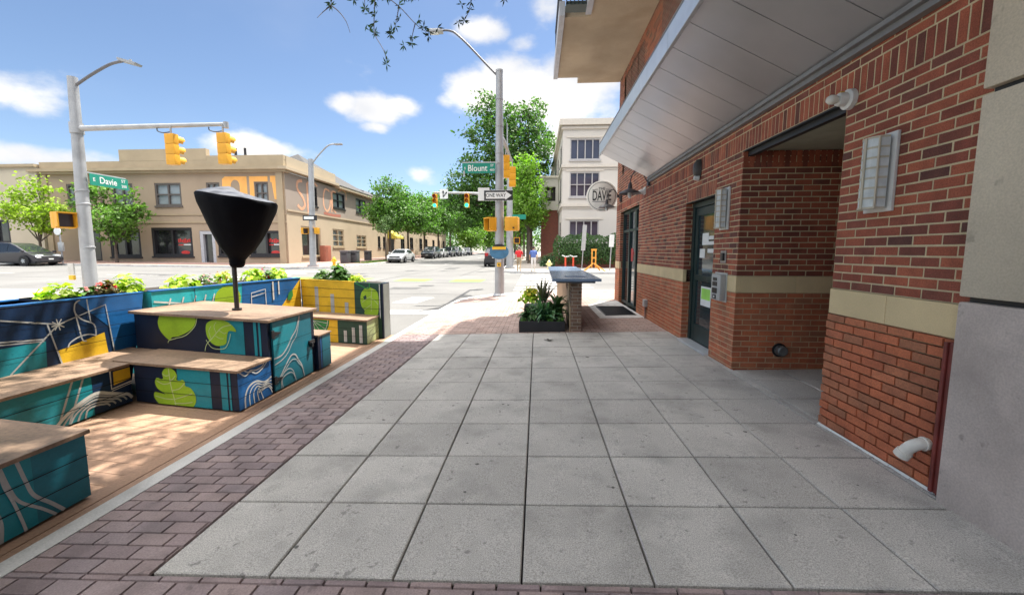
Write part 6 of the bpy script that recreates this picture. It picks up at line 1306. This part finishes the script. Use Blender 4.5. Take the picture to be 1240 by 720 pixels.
# ================================================================== VEHICLES
tyrem = M('tyre_rubber', (.015,.015,.015), .85, var=.1); rimm = M('rim_metal', (.40,.41,.42), .35, metal=.6, var=.05); carg = glass('car_glass', (.02,.024,.028), .05)
headl = M('headlight_lens', (.55,.57,.58), .15, spec=.8, var=.05); taill = M('tail_light', (.35,.015,.012), .25, var=.05); dkpl = M('car_trim', (.018,.018,.02), .55, var=.05); plate_ = M('number_plate', (.6,.6,.58), .5, var=.05)
PROF = {'sedan': dict(L=4.75, W=1.82, body=[(-2.33,.45),(-2.36,.78),(-2.28,.95),(-1.7,1.0),(.75,.97),(1.7,.86),(2.2,.72),(2.34,.55),(2.33,.28),(-2.25,.28)], cab=[(-1.75,.98),(-1.05,1.38),(-.6,1.45),(.05,1.45),(.4,1.38),(1.15,.95)], wins=[(-1.28,.05),(.02,.86)], wx=(-1.42,1.42)),
 'van': dict(L=5.1, W=1.98, body=[(-2.5,.45),(-2.54,.9),(-2.48,1.08),(1.2,1.06),(1.95,.92),(2.38,.76),(2.55,.55),(2.53,.27),(-2.45,.27)], cab=[(-2.46,1.07),(-2.30,1.58),(-2.0,1.73),(-.4,1.76),(.3,1.70),(.75,1.52),(1.75,.98)], wins=[(-2.15,-.95),(-.92,.15),(.18,1.2)], wx=(-1.5,1.5)),
 'suv': dict(L=4.7, W=1.92, body=[(-2.30,.5),(-2.34,.95),(-2.27,1.12),(1.0,1.08),(1.95,.98),(2.25,.80),(2.33,.6),(2.31,.32),(-2.28,.32)], cab=[(-2.26,1.10),(-2.02,1.60),(-1.6,1.74),(.0,1.74),(.45,1.66),(1.15,1.05)], wins=[(-1.95,-1.1),(-1.06,-.05),(-.02,.85)], wx=(-1.4,1.42))}
def car(name, label, cat, paint, kind, loc, rz, group=None):
    """front along local +x"""
    q = PROF[kind]; W2 = q['W']/2; t = thing(name, label, cat, (0,0,0), group)
    def loft(prof, hw, bev):
        bm = bmesh.new(); n = len(prof); vs = [[bm.verts.new((x, s*hw(x,z), z)) for x, z in prof] for s in (-1, 1)]
        bm.faces.new(vs[0]); bm.faces.new(vs[1][::-1])
        for i in range(n): bm.faces.new((vs[0][i], vs[1][i], vs[1][(i+1)%n], vs[0][(i+1)%n]))
        bmesh.ops.recalc_face_normals(bm, faces=bm.faces)
        bmesh.ops.bevel(bm, geom=[e for e in bm.edges], offset=bev, segments=3, profile=.6, affect='EDGES', clamp_overlap=True)
        return bm
    zt_ = max(z for x, z in q['cab']); zb = min(z for x, z in q['cab']); Lh = q['L']/2
    bw = lambda x, z: (W2 - (.06 if z < .4 else 0) - .04*max(0, (z-.75)/.3)) * (1-.10*max(0, (abs(x)-Lh*.72)/(Lh*.28))**2)
    cw = lambda x, z: W2*.93 - .22*((z-zb)/(zt_-zb))
    mb = MB().m(paint); mb.bm(loft(q['body'], bw, .06)); mb.bm(loft([(x, z) for x, z in q['cab']] + [(q['cab'][-1][0]-.2, zb-.1), (q['cab'][0][0]+.1, zb-.1)], lambda x, z: cw(x, max(z, zb)), .05))
    mb.m(dkpl).box(-Lh+.25, Lh-.25, -W2+.1, W2-.1, .2, .3)
    mb.build('body', t, 35)
    def ztop(x):
        P = q['cab']
        for (a, b), (c, d) in zip(P, P[1:]):
            if a <= x <= c: return b+(d-b)*(x-a)/(c-a+1e-9)
        return zb
    for s in (-1, 1):                                     # side windows
        for a, b in q['wins']:
            pts = [(a, zb+.05), (b, zb+.05)] + [(x, max(zb+.06, ztop(x)-.085)) for x in [b-(b-a)*k/5 for k in range(6)]]
            mb = MB().m(carg); mb.poly([(x, s*(cw(x, z)+.012), z) for x, z in pts]); mb.build('side_window', t)
    P = q['cab']
    def glassquad(p0, p1, nm, k0=.12, k1=.88):
        (x0,z0), (x1,z1) = p0, p1; n = Vector((z1-z0, 0, -(x1-x0))).normalized() if x1 < x0 else Vector((-(z1-z0), 0, x1-x0)).normalized()
        if n.z < 0: n = -n
        pts = []
        for k, s in ((k0,-1),(k0,1),(k1,1),(k1,-1)):
            x, z = x0+(x1-x0)*k, z0+(z1-z0)*k; pts.append(Vector((x, s*(cw(x,z)-.10), z)) + n*.014)
        MB().m(carg).poly(pts).build(nm, t)
    glassquad(P[-1], P[-2], 'windscreen', .10, .97 if kind != 'van' else .95)
    glassquad(P[0], P[1], 'rear_window', .15, .92)
    for x in q['wx']:
        for s in (-1, 1):
            r_ = .33 if kind == 'sedan' else .36
            MB().m(dkpl).lathe([(r_+.055,.0),(r_+.055,.02),(0,.02)], (x, s*(W2-.022) - (.0 if s > 0 else .02), r_+.01), 24, 'y').build('wheel_arch', t)
            w_ = MB().m(tyrem).lathe([(r_*.62,-.10),(r_*.94,-.10),(r_,-.06),(r_,.06),(r_*.94,.10),(r_*.62,.10)], (x, s*(W2-.075), r_), 28, 'y').build('wheel', t, 40)
            mb = MB().m(rimm); mb.lathe([(0,-.105),(r_*.2,-.108),(r_*.62,-.095),(r_*.62,.095),(r_*.2,.108),(0,.105)], (x, s*(W2-.075), r_), 28, 'y'); mb.m(dkpl)
            for k in range(5): w0 = 2*math.pi*k/5; mb.lathe([(0,0),(r_*.12,0),(r_*.12,.006),(0,.006)], (x+r_*.40*math.cos(w0), s*(W2-.075)+s*.10 - (0 if s > 0 else .006), r_+r_*.40*math.sin(w0)), 8, 'y')
            mb.build('rim', w_, 40)
    hz_ = .70 if kind == 'sedan' else .78
    for s in (-1, 1):
        MB().m(headl).bbox(Lh-.36, Lh-.10, s*(W2-.40)-.20, s*(W2-.40)+.20, hz_-.11, hz_+.06, .04).build('headlight', t, 40)
        MB().m(taill).bbox(-Lh+.02, -Lh+.16, s*(W2-.28)-.16, s*(W2-.28)+.16, .80, 1.0 if kind == 'sedan' else 1.25, .03).build('tail_light', t, 40)
        MB().m(paint).bbox(P[-1][0]-.25, P[-1][0]-.08, s*(W2+.08)-.09, s*(W2+.08)+.09, zb+.02, zb+.17, .03).build('mirror', t, 40)
    mb = MB().m(dkpl); mb.bbox(Lh-.10, Lh-.02, -.55, .55, .56, .70, .01); mb.bbox(Lh-.08, Lh+.005, -.7, .7, .30, .44, .01); mb.build('grille', t); mb = MB().m(plate_); mb.box(-Lh-.012, -Lh+.02, -.16, .16, .78, .90); mb.box(Lh-.02, Lh+.02, -.16, .16, .45, .55); mb.build('number_plate', t)
    MB().m(dkpl).bbox(-Lh-.01, -Lh+.1, -.8, .8, .35, .55, .02).build('bumper', t)
    t.location = loc; t.rotation_euler = (0,0,rz); return t
pt = lambda n, c, met=.2: M(n, c, .28, var=.04, coat=.6, metal=met, spec=.5)
pk = 'cars parked along the far left kerb'
car('parked_van', 'dark grey minivan parked before the cream and tan buildings', 'van', pt('paint_dark_grey', (.030,.030,.038)), 'van', (-40.0,28.1,road(-40,28.1)), 0)
car('parked_car', 'white sedan parked on the far left kerb beside the grass verge', 'car', pt('paint_white_car', (.55,.56,.56), 0), 'sedan', (-14.9,43.5,road(-14.9,43.5)), -math.pi/2)
c1 = car('parked_car', 'nearest dark car in the row parked beyond the white sedan', 'car', pt('paint_dark_blue', (.025,.032,.05)), 'suv', (-15.4,58.5,road(-15.4,58.5)), -math.pi/2, pk)
c2 = car('parked_car', 'silver car second in the row parked beyond the white sedan', 'car', pt('paint_silver', (.36,.37,.38), .4), 'sedan', (-15.4,64.5,road(-15,64.5)), -math.pi/2, pk)
dup(c1, (-15.4,70.5,road(-15,70.5)), -math.pi/2, 1, 'dark car third in the row parked beyond the white sedan', pk); dup(c1, (-15.4,76.5,road(-15,76.5)), -math.pi/2, 1.05, 'dark car fourth in the row parked beyond the white sedan', pk)
dup(c2, (-15.4,83,road(-15,83)), -math.pi/2, 1, 'silver car fifth in the row parked beyond the white sedan', pk); dup(c1, (-15.4,90,road(-15,90)), -math.pi/2, 1, 'last dark car in the row parked beyond the white sedan', pk)
car('dark_suv', 'black suv seen from behind on the far street beside the signal pole', 'car', pt('paint_black', (.015,.016,.02)), 'suv', (-3.85,38.0,road(-3.85,38)), math.pi/2)

# ================================================================== PEOPLE
skin = M('skin', (.45,.26,.18), .6, var=.06); hairm = M('grey_hair', (.16,.14,.12), .8, var=.2, scale=20)
def person(label, loc, rz, shirt, trousers, stride, hair):
    """walking figure, faces local +y"""
    t = thing('person', label, 'person', loc); s = stride
    J = {'pel':(0,0,.96,.145),'bel':(0,.0,1.08,.14),'che':(0,.0,1.30,.165),'nek':(0,.01,1.49,.075),'nk2':(0,.02,1.55,.06),'hed':(0,.03,1.66,.098),'top':(0,.03,1.76,.075),
     'hpL':(-.10,.01,.90,.105),'knL':(-.10,.10*s,.50,.066),'anL':(-.10,-.02*s,.10,.045),'ftL':(-.11,.16-.02*s,.04,.038),'hpR':(.10,-.01,.90,.105),'knR':(.10,-.03*s,.50,.066),'anR':(.10,-.30*s,.13,.045),'ftR':(.11,-.16*s,.035,.038),
     'shL':(-.19,0,1.42,.075),'elL':(-.25,-.06*s,1.14,.048),'wrL':(-.25,.06,.90,.034),'haL':(-.245,.10,.80,.036),'shR':(.19,0,1.42,.075),'elR':(.25,.03*s,1.14,.048),'wrR':(.255,.14,.91,.034),'haR':(.25,.18,.82,.036)}
    E_ = [('pel','bel'),('bel','che'),('che','nek'),('nek','nk2'),('nk2','hed'),('hed','top'),('pel','hpL'),('hpL','knL'),('knL','anL'),('anL','ftL'),('pel','hpR'),('hpR','knR'),('knR','anR'),('anR','ftR'),('che','shL'),('shL','elL'),('elL','wrL'),('wrL','haL'),('che','shR'),('shR','elR'),('elR','wrR'),('wrR','haR')]
    ks = list(J); me = bpy.data.meshes.new('b'); me.from_pydata([J[k][:3] for k in ks], [(ks.index(a), ks.index(b)) for a, b in E_], [])
    o = bpy.data.objects.new('b', me); COL.objects.link(o); md = o.modifiers.new('s', 'SKIN'); sk = me.skin_vertices[0].data
    for i, k in enumerate(ks): r_ = J[k][3]; sk[i].radius = (r_, r_*(.72 if k in ('pel','bel','che') else 1)); sk[i].use_root = (k == 'pel')
    o.modifiers.new('d', 'SUBSURF').levels = 2; o.modifiers['d'].render_levels = 2
    bm = bmesh.new(); bm.from_mesh(bpy.data.meshes.new_from_object(o.evaluated_get(bpy.context.evaluated_depsgraph_get()))); bpy.data.objects.remove(o)
    shoe = M('dark_shoe', (.05,.04,.035), .6); X = place(loc, rz); mb = MB(X); vs = [v.co.copy() for v in bm.verts]; bm.verts.index_update()
    for mt in (skin, shirt, trousers, shoe): mb.m(mt)
    mb.v = [tuple(v) for v in vs]
    for f in bm.faces:
        c = f.calc_center_median(); arm = abs(c.x) > .205 and c.z > .74
        k = 3 if c.z < .09 else 0 if c.z > 1.50 or (arm and c.z < 1.20) else 1 if c.z > 1.0 else 2
        mb.f.append(tuple(v.index for v in f.verts)); mb.mi.append(k)
    bm.free(); mb.build('body', t, 180)
    mb = MB(X).m(shirt); mb.lathe([(.148,1.0),(.158,1.03),(.160,1.15),(.172,1.32),(.15,1.42),(.09,1.475)], (0,0,0), 20, 'z', Matrix.Diagonal((1.12,.80,1)).to_3x3()); mb.build('shirt', t, 180)
    mb = MB(X).m(hair); mb.lathe([(.0,1.785),(.06,1.775),(.095,1.73),(.106,1.67),(.10,1.61)], (0,.018,0), 16); mb.build('hair', t, 180)
    mb = MB(X).m(skin)
    for sx in (-1, 1): mb.ell((sx*.104, .03, 1.655), (.018,.028,.036), 8)
    mb.build('ears', t, 180); return t
yz = road(0,27)+.13
person('person in a red shirt and khaki trousers walking away on the far pavement', (-1.22,27.35,yz-.02), -.05, M('red_shirt', (.62,.02,.025), .7, var=.08), M('khaki', (.36,.27,.17), .8, var=.08), 1.0, hairm)
person('person in a blue shirt and white trousers walking away on the far pavement', (-.20,26.95,yz-.02), .05, M('blue_shirt', (.10,.16,.42), .7, var=.08), M('white_trousers', (.62,.58,.55), .8, var=.06), -.8, M('dark_hair', (.04,.03,.025), .8))

# small litter on the slabs
lf = M('dry_leaf', (.035,.028,.02), .8, var=.2)
for i, (x, y, r_, lab) in enumerate(((.27,4.75,.075,'dark crumpled leaf lying on the pale slabs before the planter box'),(.79,3.55,.03,'small dry leaf on the slabs left of the glass door'))):
    t = thing('dry_leaf', lab, 'leaf', (x,y,plaza(x,y))); mb = MB().m(lf)
    for k in range(4): long_leaf(mb, (x,y,plaza(x,y)+.006), k*1.6+.3, r_*1.3, r_*.55, .25, .1, 4)
    mb.build('blade', t, 60)
gum = MB().m(M('gum_spots', (.10,.097,.09), .8, var=.1))
for i in range(48):
    x, y = rnd.uniform(-1.8, 2.35), rnd.uniform(-.6, 5.3); r_ = rnd.uniform(.006,.017); gum.poly([(x+r_*rnd.uniform(.7,1.2)*math.cos(w), y+r_*rnd.uniform(.7,1.2)*math.sin(w), plaza(x,y)+.0035) for w in [2*math.pi*k/9 for k in range(9)]])
tag(gum.build('gum_stains'), 'dark gum spots scattered over the concrete slabs', 'stains', None, 'stuff')
bpy.context.view_layer.update()
